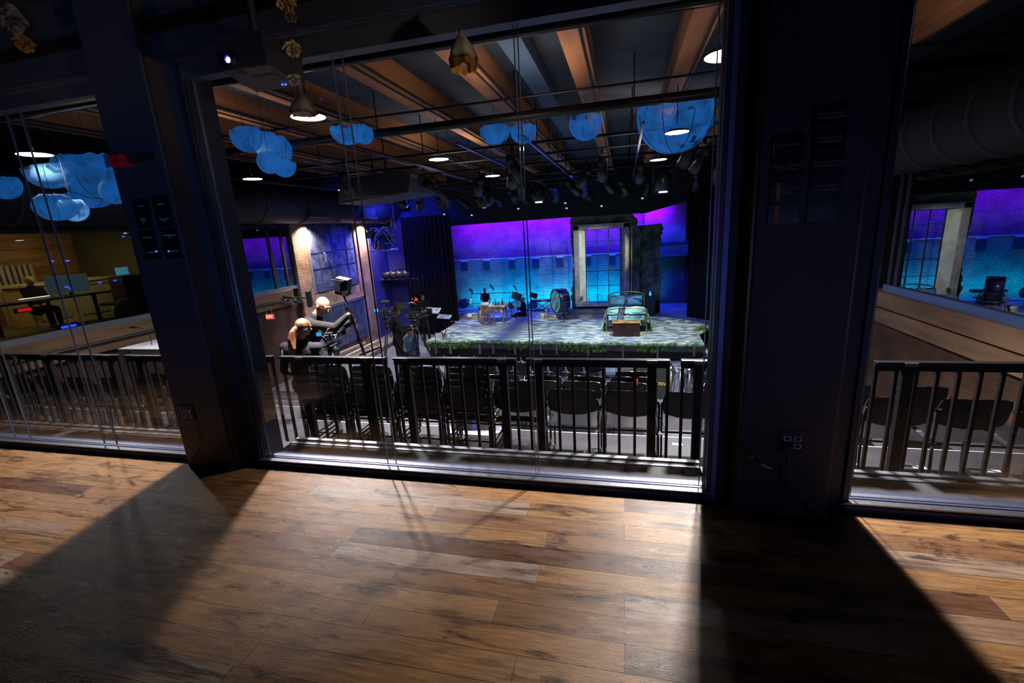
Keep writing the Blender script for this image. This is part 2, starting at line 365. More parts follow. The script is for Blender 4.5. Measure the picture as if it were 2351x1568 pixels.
plaque(1808, 333, W_, H_, 'John M. Loder', 'black plaque with a red reflection, topmost of the left row on right column', .015, (RED_REFL, -.053, -.03, .014))
plaque(1804, 385, W_, H_, 'Andrew L. Eisenberg\n& John Vellano', 'black plaque between the red-reflection and yellow-reflection plaques on right column', .0135)
plaque(1801, 439, W_, H_, 'Mr. Harrison M.\nLuWito', 'black plaque with a yellow reflection, upper of two on right column', .0145, (YEL_REFL, -.026, -.035, .037))
plaque(1798, 491, W_, H_, 'Massachusetts\nCultural Council', 'black plaque with a yellow reflection reading Cultural Council on right column', .0145, (YEL_REFL, -.028, -.038, .038))
k = 0
for (a, b) in [(325, 473), (371, 469), (331, 507), (379, 505), (340, 545), (391, 542), (350, 579), (398, 576)]:
    row, side = k//2, ('left', 'right')[k % 2]; k += 1
    plaque(a, b, .118, .085, 'Donor\nFamily' if False else ['Sonia F.', 'Mariana S.', 'Robert T.\nParker\nJr.', 'David E. Cole\nMel', 'Martha Moore', 'Deborah Lindsey\nLutz', 'Donald Bright', 'Edith Freeman'][k-1], 'black plaque in the %s row of %s plaques on the left column' % (['top', 'second', 'third', 'bottom'][row], side), .013)

# outlets
OUTL = mat('pale blue outlet face', (.55, .70, .95), .45); SLOT = mat('outlet slot', (.01, .01, .01), .6)
def outlet(c, lab, cells):
    t = thing('wall_outlet', lab, 'outlet', c)
    M().box((-.062, -.006, -.057), (.062, .001, .057), .002).build('cover_plate', mat('black outlet cover', (.010, .010, .014), .4), t)
    for (i, j) in cells:
        x, z = -.023+.046*i, .0195-.039*j
        m = M().obox((x, -.0075, z), (.034, .006, .020), bev=.002).obox((x, -.0075, z), (.026, .006, .028), bev=.003); f = m.build('receptacle_face', OUTL, t)
        M().box((x-.0085, -.0115, z-.005), (x-.006, -.0095, z+.004)).box((x+.006, -.0115, z-.005), (x+.0085, -.0095, z+.004)).cyl((x, -.0095, z+.009), (x, -.0115, z+.009), .003).build('slot', SLOT, f)
c1 = at(429, 948, Y=2.284); outlet((c1.x, 2.284, c1.z), 'four-socket outlet with pale blue faces low on the left column', [(0, 0), (1, 0), (0, 1), (1, 1)])
c2 = at(1818, 1014, Y=2.284); outlet((c2.x, 2.284, c2.z), 'outlet with a black plug in it low on the right column', [(0, 0), (1, 0), (1, 1)])
pc = V((c2.x-.023, 2.27, c2.z-.0195))
t = thing('power_cord', 'black power cord plugged into the right column outlet, hanging to the floor', 'cord', pc)
M().obox((0, -.012, 0), (.034, .04, .034), bev=.005).build('plug', BLK, t)
cz = [pc+V((0, -.03, -.01)), at(1808, 1040, Y=2.25), at(1805, 1075, Y=2.25), at(1800, 1105, Y=2.26), at(1815, 1130, Y=2.255), at(1845, 1155, Y=2.25), at(1870, 1180, Y=2.24), at(1888, 1196, Z=.006), at(1894, 1200, Z=.006)]
def smooth_pts(p, n=6):
    out = []; p = [V(q) for q in p]
    for i in range(len(p)-1):
        a, b, c, d = p[max(i-1, 0)], p[i], p[i+1], p[min(i+2, len(p)-1)]
        for j in range(n):
            u = j/n; out.append(.5*((2*b)+(c-a)*u+(2*a-5*b+4*c-d)*u*u+(3*b-a-3*c+d)*u**3))
    out.append(p[-1]); return out
M().tube(smooth_pts(cz), .0042).build('cord', BLKG, t, True, True)
t = thing('signal_cable', 'black cable with a silver wrap looping across the right column', 'cable', at(1700, 900, Y=2.27))
pts = [at(1672, 830, Y=2.36), at(1676, 900, Y=2.35), at(1685, 970, Y=2.30), at(1702, 1015, Y=2.27), at(1722, 1045, Y=2.262), at(1750, 1065, Y=2.262), at(1775, 1077, Y=2.262), at(1800, 1076, Y=2.262)]
M().tube(smooth_pts(pts), .0042).build('cable', BLKG, t, True, True)
M().tube([at(1748, 1064, Y=2.262), at(1760, 1071, Y=2.262), at(1772, 1076, Y=2.262)], .0062).build('silver_wrap', mat('silver label', (.55, .56, .66), .3, .4), t, True, True)
M().tube([at(1723, 1046, Y=2.262), at(1730, 1052, Y=2.262)], .0056).build('orange_wrap', mat('orange label', (.6, .2, .05), .5), t, True, True)
t = thing('thin_cable', 'thin black cable hanging down the foot of the left column', 'cable', at(452, 965, Y=2.28))
M().tube(smooth_pts([at(452, 965, Y=2.278), at(456, 1000, Y=2.278), at(459, 1018, Y=2.278), at(447, 1045, Y=2.276), at(438, 1062, Y=2.274), at(434, 1068, Y=2.272)]), .0028).build('cable', mat('grey cable', (.09, .09, .10), .4), t, True, True)

# fire alarm on the left column
c = at(283, 372, Y=2.27)
t = thing('fire_alarm', 'red wall-mounted fire alarm box with a grey end on the left column', 'fire alarm', (c.x, 2.27, c.z))
M().box((-.055, -.06, -.03), (.055, .012, .035), .004).build('housing', mat('red enamel', (.55, .01, .02), .35), t)
M().box((-.058, -.062, -.032), (-.02, -.055, .037)).build('strobe_lens', mat('strobe lens', (.16, .13, .2), .2), t)
M().box((.055, -.02, -.012), (.27, .014, .024)).build('conduit_arm', BLK, t)
# wall switch/lock on column wing
c = at(563, 1025, Y=2.39)
t = thing('door_latch', 'small worn metal latch at the foot of left column beside the centre pane', 'latch', c)
M().box((-.008, -.012, -.04), (.010, .008, .055), .002).build('strike_plate', mat('worn steel', (.22, .18, .16), .4, .8), t)
M().cyl((0.002, -.02, .1), (.002, 0, .1), .006).build('screw_head', CHR, t)

# projector
pj = [at(x, y, Z=2.3) for x, y in ((504, 163), (598, 216), (714, 200), (616, 149))]
pc = sum(pj, V())/4
t = thing('projector', 'black ceiling projector with a glowing violet lens hanging in the lobby', 'projector', (pc.x, pc.y-.02, 2.30))
m = M(); m.prism([p-V((pc.x, pc.y-.02, 2.30)) for p in (pj[0], V((pj[1].x, 2.345, 2.3)), V((pj[2].x, 2.345, 2.3)), pj[3])], (0, 0, .15)); m.build('casing', mat('projector casing', (.016, .013, .018), .5), t, bevel=.008)
M().cyl((0, 0, .15), (0, 0, .65), .02).obox((0, 0, .16), (.16, .16, .02)).build('ceiling_bracket', BLK, t)
lc = at(527, 138, Y=2.0)-V((pc.x, pc.y-.02, 2.30))
M().cyl(lc+V((.0, .08, 0)), lc, .040, n=24).cyl(lc, lc-V((0, .012, 0)), .036, .031, 24).build('lens_barrel', BLKG, t)
M().sph(lc-V((0, .004, 0)), (.026, .01, .026), 20).build('lens', mat('violet projector lens', (.05, .03, .5), .1, emit=(.06, .03, 1), es=3), t)
M().sph(lc-V((-.004, .013, .004)), (.012, .004, .012), 12).build('lamp_glow', mat('projector lamp glow', (.6, .6, 1), .1, emit=(.5, .5, 1), es=5), t)
M().box((-.02, -.05, -.003), (.10, .03, .0)).build('vent_panel', BLK, t)
for dx, dy in ((.03, .12), (.045, .125)): M().obox((dx, dy-.02, -.004), (.007, .007, .004)).build('status_light', mat('blue led', (.02, .1, 1), .3, emit=(.02, .12, 1), es=5), t)

# paper flowers
def petals(m, c, r, n, seed, flat=.35, tiers=3):
    rnd = random.Random(seed); N = n*4
    for i in range(N):
        z = 1-2*(i+.5)/N; a = i*2.39996+rnd.uniform(-.3, .3); q = math.sqrt(1-z*z); d = V((q*math.cos(a), q*math.sin(a), z*.8)).normalized()
        sd = d.cross(V((0, .3, 1))).normalized(); nn = sd.cross(d); rr = r*rnd.uniform(.75, 1.05); g = []
        for u in range(5):
            uu = u/4; w = rr*.40*math.sin(PI*(.15+.72*uu)); row = []
            for v_ in range(-2, 3):
                vv = v_/2; row.append(V(c)+d*rr*(.25+.75*uu)+sd*w*vv+nn*rr*(.30*vv*vv-.35*uu*uu+rnd.uniform(-.04, .04)))
            g.append(row)
        m.sheet(g, rr*.03)
    return m
CREAM = mat('cream paper petals', (.62, .44, .17), .8, var=.25, vscale=20); CREAM2 = mat('pale paper petals', (.62, .50, .28), .8, var=.25, vscale=20); BRN = mat('dried brown petals', (.26, .15, .10), .85, var=.4, vscale=25); PLUM = mat('plum dried calyx', (.12, .06, .08), .8, var=.4, vscale=30)
ORG = mat('orange paper petals', (.62, .28, .04), .8, var=.2, vscale=20)
def flower(px_, py, Y, r, mt, lab, seed, grp='paper flowers on the hanging string'):
    c = at(px_, py, Y=Y); t = thing('paper_flower', lab, 'paper flower', c, 0, grp)
    petals(M(), (0, 0, 0), r, 7, seed).build('petals', mt, t, True)
    M().sph((0, 0, r*.1), (r*.22, r*.22, r*.3), 10).build('flower_centre', BRN, t, True)
    return c
YF = 2.2
p0 = flower(655, 5, YF, .052, CREAM, 'large cream paper flower at top of the hanging string', 1)
flower(668, 38, YF, .030, BRN, 'dried brown paper flower second on the hanging string', 2)
flower(671, 112, YF, .043, CREAM, 'cream ruffled paper flower in the middle of the hanging string', 3)
flower(676, 183, YF, .034, CREAM2, 'small pale paper flower just above the brown bell flower', 4)
st = thing('flower_string', 'thin dark string carrying a line of paper flowers in front of glass', 'string', p0)
M().tube([p0+V((0, 0, .33)), p0, at(668, 40, Y=YF), at(671, 112, Y=YF), at(676, 183, Y=YF), at(684, 215, Y=YF)], .0015, 5).build('string', BLK, st, False, True)
def bell(px_, py, Y, r, h, mt, rim, lab, calyx, seed):
    c = at(px_, py, Y=Y); t = thing('bell_flower', lab, 'paper flower', c); rnd = random.Random(seed); n = 28
    prof = [(.12, 1), (.16, .86), (.42, .7), (.72, .45), (.88, .2), (1, 0)]
    def ring(rr, z, amp): return [V((r*rr*(1+amp*math.sin(5*2*PI*i/n)+rnd.uniform(-.03, .03))*math.cos(2*PI*i/n), r*rr*(1+amp*math.sin(5*2*PI*i/n))*math.sin(2*PI*i/n), h*z+amp*h*.5*rnd.uniform(-1, .4))) for i in range(n+1)]
    g = [ring(a, z, .02+.09*(1-z)) for a, z in prof]
    for row in g: row[-1] = row[0].copy()
    M().sheet(g, .002).build('corolla', mt, t, True)
    if rim:
        g2 = [g[-1], [V((p.x*.9, p.y*.9, p.z-h*(.18+.14*rnd.random()))) for p in g[-1]]]; g2[1][-1] = g2[1][0].copy()
        M().sheet(g2, .002).build('fringe', rim, t, True)
    if calyx:
        m = M(); m.cyl((0, 0, h*.95), (0, 0, h*1.25), r*.1, r*.06)
        for i in range(6):
            a = i*PI/3; m.beam((r*.1*math.cos(a), r*.1*math.sin(a), h*.98), (r*.62*math.cos(a), r*.62*math.sin(a), h*.60), r*.22, .003)
        m.build('calyx', calyx, t)
    m = M().tube([(0, 0, h), (0, 0, 2.95-c.z)], .0012, 5); m.build('hanging_thread', BLK, t)
    return c
bell(698, 262, 2.2, .066, .105, mat('brown bell petals', (.30, .23, .15), .85, var=.3, vscale=12), None, 'large brown bell-shaped paper flower hanging above the left downlight', PLUM, 5)
bell(1063, 140, 2.2, .066, .125, mat('pale bell petals', (.42, .38, .26), .85, var=.15, vscale=12), ORG, 'pale bell-shaped paper flower with an orange fringe near centre top', None, 6)
flower(28, 45, 2.2, .075, mat('blush petals', (.40, .30, .22), .85, var=.3, vscale=14), 'large blush paper flower in the upper left corner', 8, 'paper flowers in the upper left corner')
flower(55, 100, 2.2, .050, ORG, 'orange paper flower below the blush one in the upper left corner', 9, 'paper flowers in the upper left corner')

# ================================================================== HALL SHELL
XL = -11.6; XR = 5.1; YB = 24.0; ZF = -3.25
struct(M().box((XL-.2, 11.0, ZF-.1), (XR+.2, YB+.3, ZF)).build('floor', FLG), 'grey painted main floor of the hall')
RIS = [(2.62, 4.80, -.80), (4.80, 5.95, -1.12), (5.95, 7.0, -1.47), (7.0, 8.05, -1.82), (8.05, 9.1, -2.2), (9.1, 10.1, -2.55), (10.1, 11.1, -2.9)]
for i, (a, b, z) in enumerate(RIS):
    o = M().box((XL, a+(.0 if i else .18), z-.6 if i else z-.4), (XR, b, z)).build('floor', STEP if i else mat('grey riser deck', (.016, .015, .020), .5, var=.15, vscale=6)); struct(o, 'seating riser deck')
    M().box((XL, b-.014, z), (XR, b+.004, z+.004)).build('nosing', mat('pale nosing strip', (.22, .22, .25), .4), o)
struct(M().box((-9, 2.50, -.14), (6.5, 2.775, -.022)).build('trim_1', BLK))
ceil = M().box((XL-4, 2.62, 4.0), (XR+3, YB+.4, 4.1)).build('ceiling', DARKC); struct(ceil, 'dark hall ceiling deck')
struct(M().box((-9, 2.56, 2.95), (6.5, 2.62, 4.0)).build('wall_front', BLK))
# timber beams
bc = [3.80, 2.33, .87, -.59, -2.08, -3.45, -5.10, -6.50, -8.0, -9.5]
pos = ['rightmost of all, seen through the right pane', 'second from the right, beside the right column', 'third from right, ending near the right column', 'just right of centre', 'left of centre above the pale bell flower', 'above the left downlight', 'left of the left downlight', 'low on the left side of the centre pane', 'far left, mostly behind the left column', 'farthest left, seen through the left pane']
for x, p in zip(bc, pos):
    o = M().box((x-.155, 2.62, 3.63), (x+.155, YB, 4.0)).build('ceiling_beam', TIMB); tag(o, 'exposed timber ceiling beam, '+p, 'beam', 'timber ceiling beams')
    M().cyl((x+.16, 2.7, 3.66), (x+.16, 20, 3.66), .022).cyl((x+.10, 2.7, 3.61), (x+.10, 20, 3.61), .014).build('conduit', BLK, o)
o = M().box((-1.52, 2.62, 3.74), (-1.22, 14, 4.0)).build('ceiling_panel', mat('blue grey acoustic panel', (.05, .09, .17), .8)); tag(o, 'blue-grey painted boxed duct running between two timber beams', 'duct')
# lighting grid pipes across
PIPE = mat('black grid pipe', (.02, .02, .024), .35, .5); PIPEB = mat('blue lit strut', (.10, .16, .32), .3, .6)  # blue reflections along the struts are put into their metal colour
gy = [(4.8, 3.30, .045, 'nearest'), (8.06, 3.30, .075, 'second'), (10.0, 3.2, .03, 'third'), (11.6, 3.2, .03, 'fourth'), (13.2, 3.2, .03, 'fifth'), (14.8, 3.1, .03, 'sixth'), (16.5, 3.1, .03, 'seventh'), (18.2, 3.1, .03, 'eighth')]
for y, z, r, nm in gy:
    m = M(); m.cyl((XL+.3, y, z), (XR-.2, y, z), r, n=12)
    o = m.build('grid_pipe', PIPE, smooth=True); tag(o, 'black lighting pipe crossing the hall, %s from the glass' % nm, 'pipe', 'black lighting grid pipes')
    for x in (-9.3, -6.9, -4.3, -1.75, .15, 1.75, 3.4): M().cyl((x, y, z), (x, y, 4.0), .012, n=6).build('hanger_rod', BLK, o)
    if r > .06: M().cyl((XL+.3, y, z+.28), (XR-.2, y, z+.28), .02, n=8).build('upper_chord', PIPE, o)
for x in (-9.0, -6.1, -4.6, -2.9, -1.7, .3, 1.5):
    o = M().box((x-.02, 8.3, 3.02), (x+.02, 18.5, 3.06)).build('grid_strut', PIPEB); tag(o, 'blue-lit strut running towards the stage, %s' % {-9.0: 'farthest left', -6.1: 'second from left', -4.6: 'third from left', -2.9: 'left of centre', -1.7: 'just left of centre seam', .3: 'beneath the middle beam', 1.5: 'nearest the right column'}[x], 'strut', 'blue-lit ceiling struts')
# back wall
bw = M().box((-10.2, YB, ZF), (4.9, YB+.3, 2.4)).build('wall_back', BRKB); struct(bw, 'painted brick back wall washed violet and cyan')
lo = M().box((-10.2, YB-.10, ZF), (2.9, YB-.001, .0)).build('wall_ledge', BRKB, bw)
M().box((-10.2, YB-.13, -.02), (2.9, YB-.1, .015)).build('ledge_cap', mat('pale ledge cap', (.6, .7, .7), .5), bw)
for x in (1066, 1117, 1175, 1230, 1286, 1349, 1405):
    c = at(x, 605, Y=YB-.12); M().box((c.x-.17, YB-.16, -.60), (c.x+.17, YB-.08, -.08)).build('beam_pocket', mat('dark beam pocket', (.02, .02, .05), .9), bw)
    M().box((c.x-.17, YB-.17, -.10), (c.x+.19, YB-.08, .0)).build('pocket_lintel', mat('pale lintel', (.4, .5, .5), .7), bw)
struct(M().box((XL-.3, YB+.0, ZF), (-10.2, YB+.3, 4)).build('wall_back_left', BLK)); struct(M().box((4.9, YB, ZF), (XR+3, YB+.3, 4)).build('wall_back_right', BLK))
struct(M().box((XL-.3, YB+.3, 2.4), (XR+3, YB+.4, 4)).build('wall_back_upper', BLK))
# flat panels right of set
o = M().box((at(1480, 500, Y=23.6).x, 23.55, .42), (at(1532, 500, Y=23.6).x, 23.7, 2.4)).box((at(1532, 500, Y=23.6).x, 23.5, .42), (at(1575, 500, Y=23.6).x, 23.65, 2.4)).build('concrete_infill', mat('smooth concrete infill', (.17, .17, .19), .6, var=.15, vscale=2)); tag(o, 'smooth concrete panel lit violet high beside the right drape', 'wall panel')
o = M().box((at(1500, 575, Y=23.6).x, 23.45, -.25), (2.95, 23.7, .34)).build('steel_lintel', mat('green grey lintel', (.10, .14, .15), .7, var=.4, vscale=4, stretch=(.3, 1, 5))); tag(o, 'rough grey-green lintel band under the violet concrete panel', 'lintel')
M().box((at(1500, 575, Y=23.6).x, 23.4, .34), (2.95, 23.7, .44)).build('shelf_edge', mat('dark edge', (.05, .05, .08), .5), o)
# border across the top of stage
o = M().prism([(-9.8, 20.6, 4), (-9.8, 20.6, 1.78), (-2.2, 20.6, 1.83), (.9, 20.6, 1.80), (2.3, 20.6, 2.12), (5, 20.6, 2.2), (5, 20.6, 4)], (0, .06, 0)).build('border_drape', mat('dark blue border cloth', (.012, .018, .03), .95)); tag(o, 'wide dark border cloth hung above the stage', 'drape')
# side drapes
def drape(x0, x1, y, z0, z1, lab, y1=None, amp=.06, per=.22, mt=None):
    n = int(abs(x1-x0)/.04)+2; y1 = y if y1 is None else y1; rnd = random.Random(int(x0*10)); g = []
    top = [V((x0+(x1-x0)*i/n, y+(y1-y)*i/n+amp*math.sin(2*PI*(abs(x1-x0)*i/n)/per+rnd.uniform(-.4, .4)), z1)) for i in range(n+1)]
    bot = [V((p.x, p.y*1+(amp*.4)*math.sin(i*.9), z0)) for i, p in enumerate(top)]
    mid = [a.lerp(b, .5) for a, b in zip(top, bot)]
    m = M().sheet([top, mid, bot], .012); o = m.build('stage_drape', mt or VELV, smooth=True); return tag(o, lab, 'drape', 'black stage side drapes')
drape(-10.05, -7.62, 20.0, -3.2, 2.3, 'tall black velour drape left of the stage')
drape(2.58, 4.2, 20.3, -2.59, 2.6, 'tall black velour drape right of the stage', 18.6)
drape(3.95, 4.9, 18.2, -3.2, 1.95, 'black velour drape closest to the right column', 17.4)
# blue side wall beyond the pier
o = M().box((-13.0, 21.0, ZF), (-9.6, 21.2, 2.6)).build('wall_blue', BLUEW); struct(o, 'deep blue painted wall between brick pier and left drape')

# ---- left side wall with timber, windows, brick pier
GW = mat('dark window mullion', (.035, .03, .03), .6)
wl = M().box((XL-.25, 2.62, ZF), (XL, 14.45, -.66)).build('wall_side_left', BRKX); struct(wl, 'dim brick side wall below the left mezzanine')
struct(M().box((XL-.25, 2.62, 2.05), (XL, 21, 4.0)).build('wall_side_left_upper', BLK))
o = M().box((XL-.1, 2.62, -.40), (XL+.14, 13.9, -.13)).build('sill_beam', mat('side timber', (.26, .15, .085), .6, var=.3, vscale=4, stretch=(1, .15, 1), bump=.2)); tag(o, 'heavy timber beam below the booth window on the left wall', 'beam')
o2 = M().box((XL-.1, 2.62, -.66), (XL+.10, 13.9, -.43)).build('sill_beam', mat('side timber', ())); tag(o2, 'lower timber beam on the left wall above the EXIT sign', 'beam')
M().tube([(XL+.14, 3, -.42), (XL+.16, 8, -.43), (XL+.15, 13.2, -.44)], .02).build('cable', mat('grey cable', ()), o2)
w4 = M().box((XL-.08, 2.62, -.13), (XL+.06, 14.3, -.02)).build('window_4', mat('booth sill metal', (.27, .29, .36), .45, .4)); struct(w4, 'long booth window in the left side wall')
for y in (4.0, 9.8, 13.3, 13.9, 14.3): M().box((XL-.06, y-.05, -.02), (XL+.03, y+.05, 2.06)).build('mullion', GW, w4)
M().box((XL-.015, 2.7, -.02), (XL-.005, 9.8, 2.05)).build('glass_pane', GLASSL, w4)
M().box((XL-.015, 9.8, -.02), (XL-.005, 14.3, 2.05)).build('glass_pane', GLASSW, w4)
M().box((XL-.06, 2.62, 1.98), (XL+.03, 14.3, 2.06)).build('window_head', GW, w4)
# room behind the dark part of the window
struct(M().box((XL-1.6, 10.4, -.2), (XL-1.5, 14.4, 2.2)).build('wall_corridor', mat('dark booth wall', (.04, .035, .04), .8)))
# brick pier
y0 = at(686, 640, X=XL+.12).y; y1 = 19.38
pA = [at(702, 590, X=XL).y, at(813, 590, X=XL).y]   # recess limits
wp = M().box((XL-.25, y0, ZF), (XL+.12, pA[0], 2.12)).box((XL-.25, pA[1], ZF), (XL+.12, y1, 2.12)).build('wall_pier', BRK); struct(wp, 'lit brick pier on the left wall')
zu0 = at(760, 668, X=XL).z; zl1 = at(760, 700, X=XL).z
M().box((XL-.25, pA[0], zl1), (XL+.10, pA[1], zu0)).build('arch_band', BRK, wp)
M().box((XL-.25, pA[0], ZF), (XL+.02, pA[1], 2.12)).build('pier_backing', BRK, wp)
t = thing('steel_shutter', 'upper pair of battered blue steel shutters in the brick pier', 'shutter', (XL+.05, (pA[0]+pA[1])/2, zu0+.05))
d = (pA[1]-pA[0]); ym = (pA[0]+pA[1])/2; zc = 2.12-zu0-.05
M().box((-.02, -d/2+.02, 0), (.03, -.01, zc)).build('shutter_leaf', BLUEP, t); M().box((-.02, .01, 0), (.03, d/2-.02, zc)).build('shutter_leaf', BLUEP, t)
M().box((.03, -d/2+.02, 0), (.07, -d/2+.14, zc)).build('door_frame', mat('grey steel frame', (.30, .30, .36), .45, .4), t)
m = M();
for yy in (-d*.30, -.05, d*.30): m.box((.03, yy-.02, 0.1), (.05, yy+.02, zc))
for zz in (.12, .9, 1.5): m.box((.03, -d/2+.1, zz), (.045, -.06, zz+.03)).box((.03, .08, zz+.04), (.045, d/2-.1, zz+.07))
m.build('seam_strips', mat('blue steel edge', (.06, .07, .19), .45, .3), t)
for sy in (-1, 1):
    M().box((.04, sy*d*.33-.28, .02), (.10, sy*d*.33+.28, .38)).build('vent_box', mat('blue vent box', (.10, .12, .28), .45, .3), t)
    M().tube([(.06, sy*d*.2, 1.15), (.12, sy*d*.2, 1.2), (.12, sy*d*.2, 1.45), (.06, sy*d*.2, 1.5)], .02).build('pull_handle', mat('grey steel frame', ()), t)
zb = at(770, 800, X=XL+.1).z
t = thing('steel_door', 'lower blue steel double door with round portholes at pier foot', 'door', (XL+.12, ym, zb))
hl = zl1-zb-.06; z00 = 0
for s in (-1, 1):
    l = M().box((0, (s-1)*d/4+.03, z00), (.05, (s+1)*d/4-.03, hl)).build('door_leaf', mat('blue grey door', (.10, .13, .24), .5, .3, var=.3, vscale=3), t)
m = M().box((-.02, -d/2-.08, 0), (.09, -d/2+.02, hl+.1)).box((-.02, d/2-.02, 0), (.09, d/2+.08, hl+.1)).box((-.02, -d/2-.08, hl), (.09, d/2+.08, hl+.12)).box((0, -.03, 0), (.075, .03, hl)); m.build('door_frame', mat('lilac grey frame', (.20, .19, .26), .5, .3), t)
for yy in (-d*.18, d*.06, d*.28):
    M().cyl((.05, yy, hl*.28), (.09, yy, hl*.28), .17, n=18).build('porthole', mat('porthole ring', (.22, .19, .22), .4, .4), t); 
struct(M().box((XL-.25, y1, ZF), (XL+.12, 21, 4)).build('wall_side_left_end', BLUEW))
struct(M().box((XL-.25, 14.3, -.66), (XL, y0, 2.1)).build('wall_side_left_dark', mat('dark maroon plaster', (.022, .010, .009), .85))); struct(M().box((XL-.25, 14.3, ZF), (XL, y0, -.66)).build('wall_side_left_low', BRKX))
# duct along left wall and the right
def duct(x, r, z, ya, yb, lab, bands):
    t = thing('air_duct', lab, 'duct', (x, ya, z))
    M().cyl((0, 0, 0), (0, yb-ya, 0), r, n=28).build('duct_shell', mat('dark grey duct', (.03, .028, .038), .6, .2), t, True)
    for i in range(bands):
        y = (i+.6)*(yb-ya)/bands; M().cyl((0, y-.035, 0), (0, y+.035, 0), r+.025, n=28).build('duct_band', mat('duct band', (.02, .02, .025), .6), t, True)
    return t
tdu = duct(-10.75, .58, 2.68, 3.0, 20.4, 'large round dark duct running along the left wall', 9)
for yy in (11.2, 14.5): M().box((.40, yy-.45, -.38), (.62, yy+.45, -.02)).build('duct_grille', mat('duct grille', (.03, .03, .035), .6), tdu); M().box((.5, yy-.5, -.42), (.64, yy+.5, -.39)).build('grille_lip', mat('pale grille lip', (.16, .15, .17), .5), tdu)
duct(4.25, .48, 2.45, 5.0, 19.0, 'round dark duct running along the right wall', 22)
# air handler pod
c = at(860, 430, Y=11.0); t = thing('air_handler', 'large dark ceiling unit hanging beside the left duct', 'air conditioner', c)
M().prism([(-1.15, 0, -.33), (-.95, 0, .25), (.55, 0, .35), (1.05, 0, .25), (.9, 0, -.2)], (0, 1.6, 0)).build('casing', mat('dark unit casing', (.06, .055, .065), .55), t, bevel=.04)
M().box((-.9, -.02, -.24), (.65, .02, -.19)).build('outlet_slot', mat('pale grille lip', ()), t); M().cyl((.1, .5, .2), (.1, .5, 1.3), .02).cyl((-.5, .9, .2), (-.5, .9, 1.3), .02).build('hanger_rod', BLK, t)

# ---- right side wall
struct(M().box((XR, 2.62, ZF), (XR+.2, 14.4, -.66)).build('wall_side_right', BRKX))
struct(M().box((XR, 2.62, 2.05), (XR+.2, YB, 4)).build('wall_side_right_upper', BLK)); struct(M().box((XR, 11.0, ZF), (XR+.2, YB, 2.05)).build('wall_side_right_far', mat('dark right wall', (.03, .028, .03), .8)))
o = M().box((XR-.13, 2.62, -.46), (XR+.1, 11.0, -.16)).build('sill_beam', mat('side timber', ())); tag(o, 'heavy timber beam below the window on the right wall', 'beam')
o = M().box((XR-.10, 2.62, -.78), (XR+.1, 11.0, -.50)).build('sill_beam', mat('side timber', ())); tag(o, 'lower timber beam on the right wall behind the railing', 'beam')
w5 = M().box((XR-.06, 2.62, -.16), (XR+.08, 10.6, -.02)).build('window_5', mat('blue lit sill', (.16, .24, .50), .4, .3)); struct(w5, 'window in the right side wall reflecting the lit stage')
M().box((XR+.005, 2.7, -.02), (XR+.015, 10.45, 2.05)).build('glass_pane', GLASSW, w5)
for y in (10.5, 4.2, 10.25): M().box((XR-.03, y-.05, -.02), (XR+.06, y+.05, 2.06)).build('mullion', GW, w5)
struct(M().box((XR+2.6, 2.62, -.2), (XR+2.7, 11, 2.2)).build('wall_gallery_right', mat('dark booth wall', ())))
struct(M().box((XR+.2, 2.62, -.25), (XR+2.6, 11, -.16)).build('floor', mat('dark gallery floor', (.05, .04, .035), .6)))

# ================================================================== DOWNLIGHTS
DIFF = mat('downlight diffuser', (.9, .9, .9), .4, emit=(1, .96, .92), es=26)
DL = [(.90, 4.95, 'right downlight nearest the glass, cut by the right column', 700, (1, .90, .84)), (-3.57, 5.08, 'left downlight behind the brown bell flower', 640, (1, .88, .86)),
      (.86, 8.70, 'downlight seen through the large blue lantern reflection', 70, (1, .90, .84)), (-3.53, 8.94, 'downlight left of the tall centre seams, mid hall', 70, (.95, .92, 1)),
      (-7.95, 8.99, 'downlight low at the left below the lantern reflection cluster', 90, (1, .93, .86)), (-8.0, 5.08, 'downlight seen through the left pane', 80, (1, .9, .85)),
      (.80, 12.25, 'farther small downlight at the right of the rig', 40, (1, .85, .7)), (-3.43, 12.46, 'farther small downlight left of the centre seam', 40, (.9, .9, 1)),
      (-8.0, 12.6, 'far small downlight above the air handler', 40, (.8, .9, 1))]
for x, y, lab, pw, colr in DL:
    t = thing('downlight', 'round white '+lab, 'ceiling light', (x, y, 2.9), 0, 'round downlights hanging in the hall')
    M().lathe([(.04, .05), (.12, .045), (.20, .02), (.205, -.003), (.19, .0)], n=28).build('shade', mat('black shade', (.02, .02, .02), .5), t, True)
    M().cyl((0, 0, -.002), (0, 0, .012), .19, n=32).build('diffuser', DIFF, t)
    M().cyl((0, 0, .045), (0, 0, 1.1), .008, n=6).build('stem', BLK, t)
    light('AREA', 'downlight_lamp', (x, y, 2.885), pw, colr, size=.20, spread=118 if pw > 300 else 150)

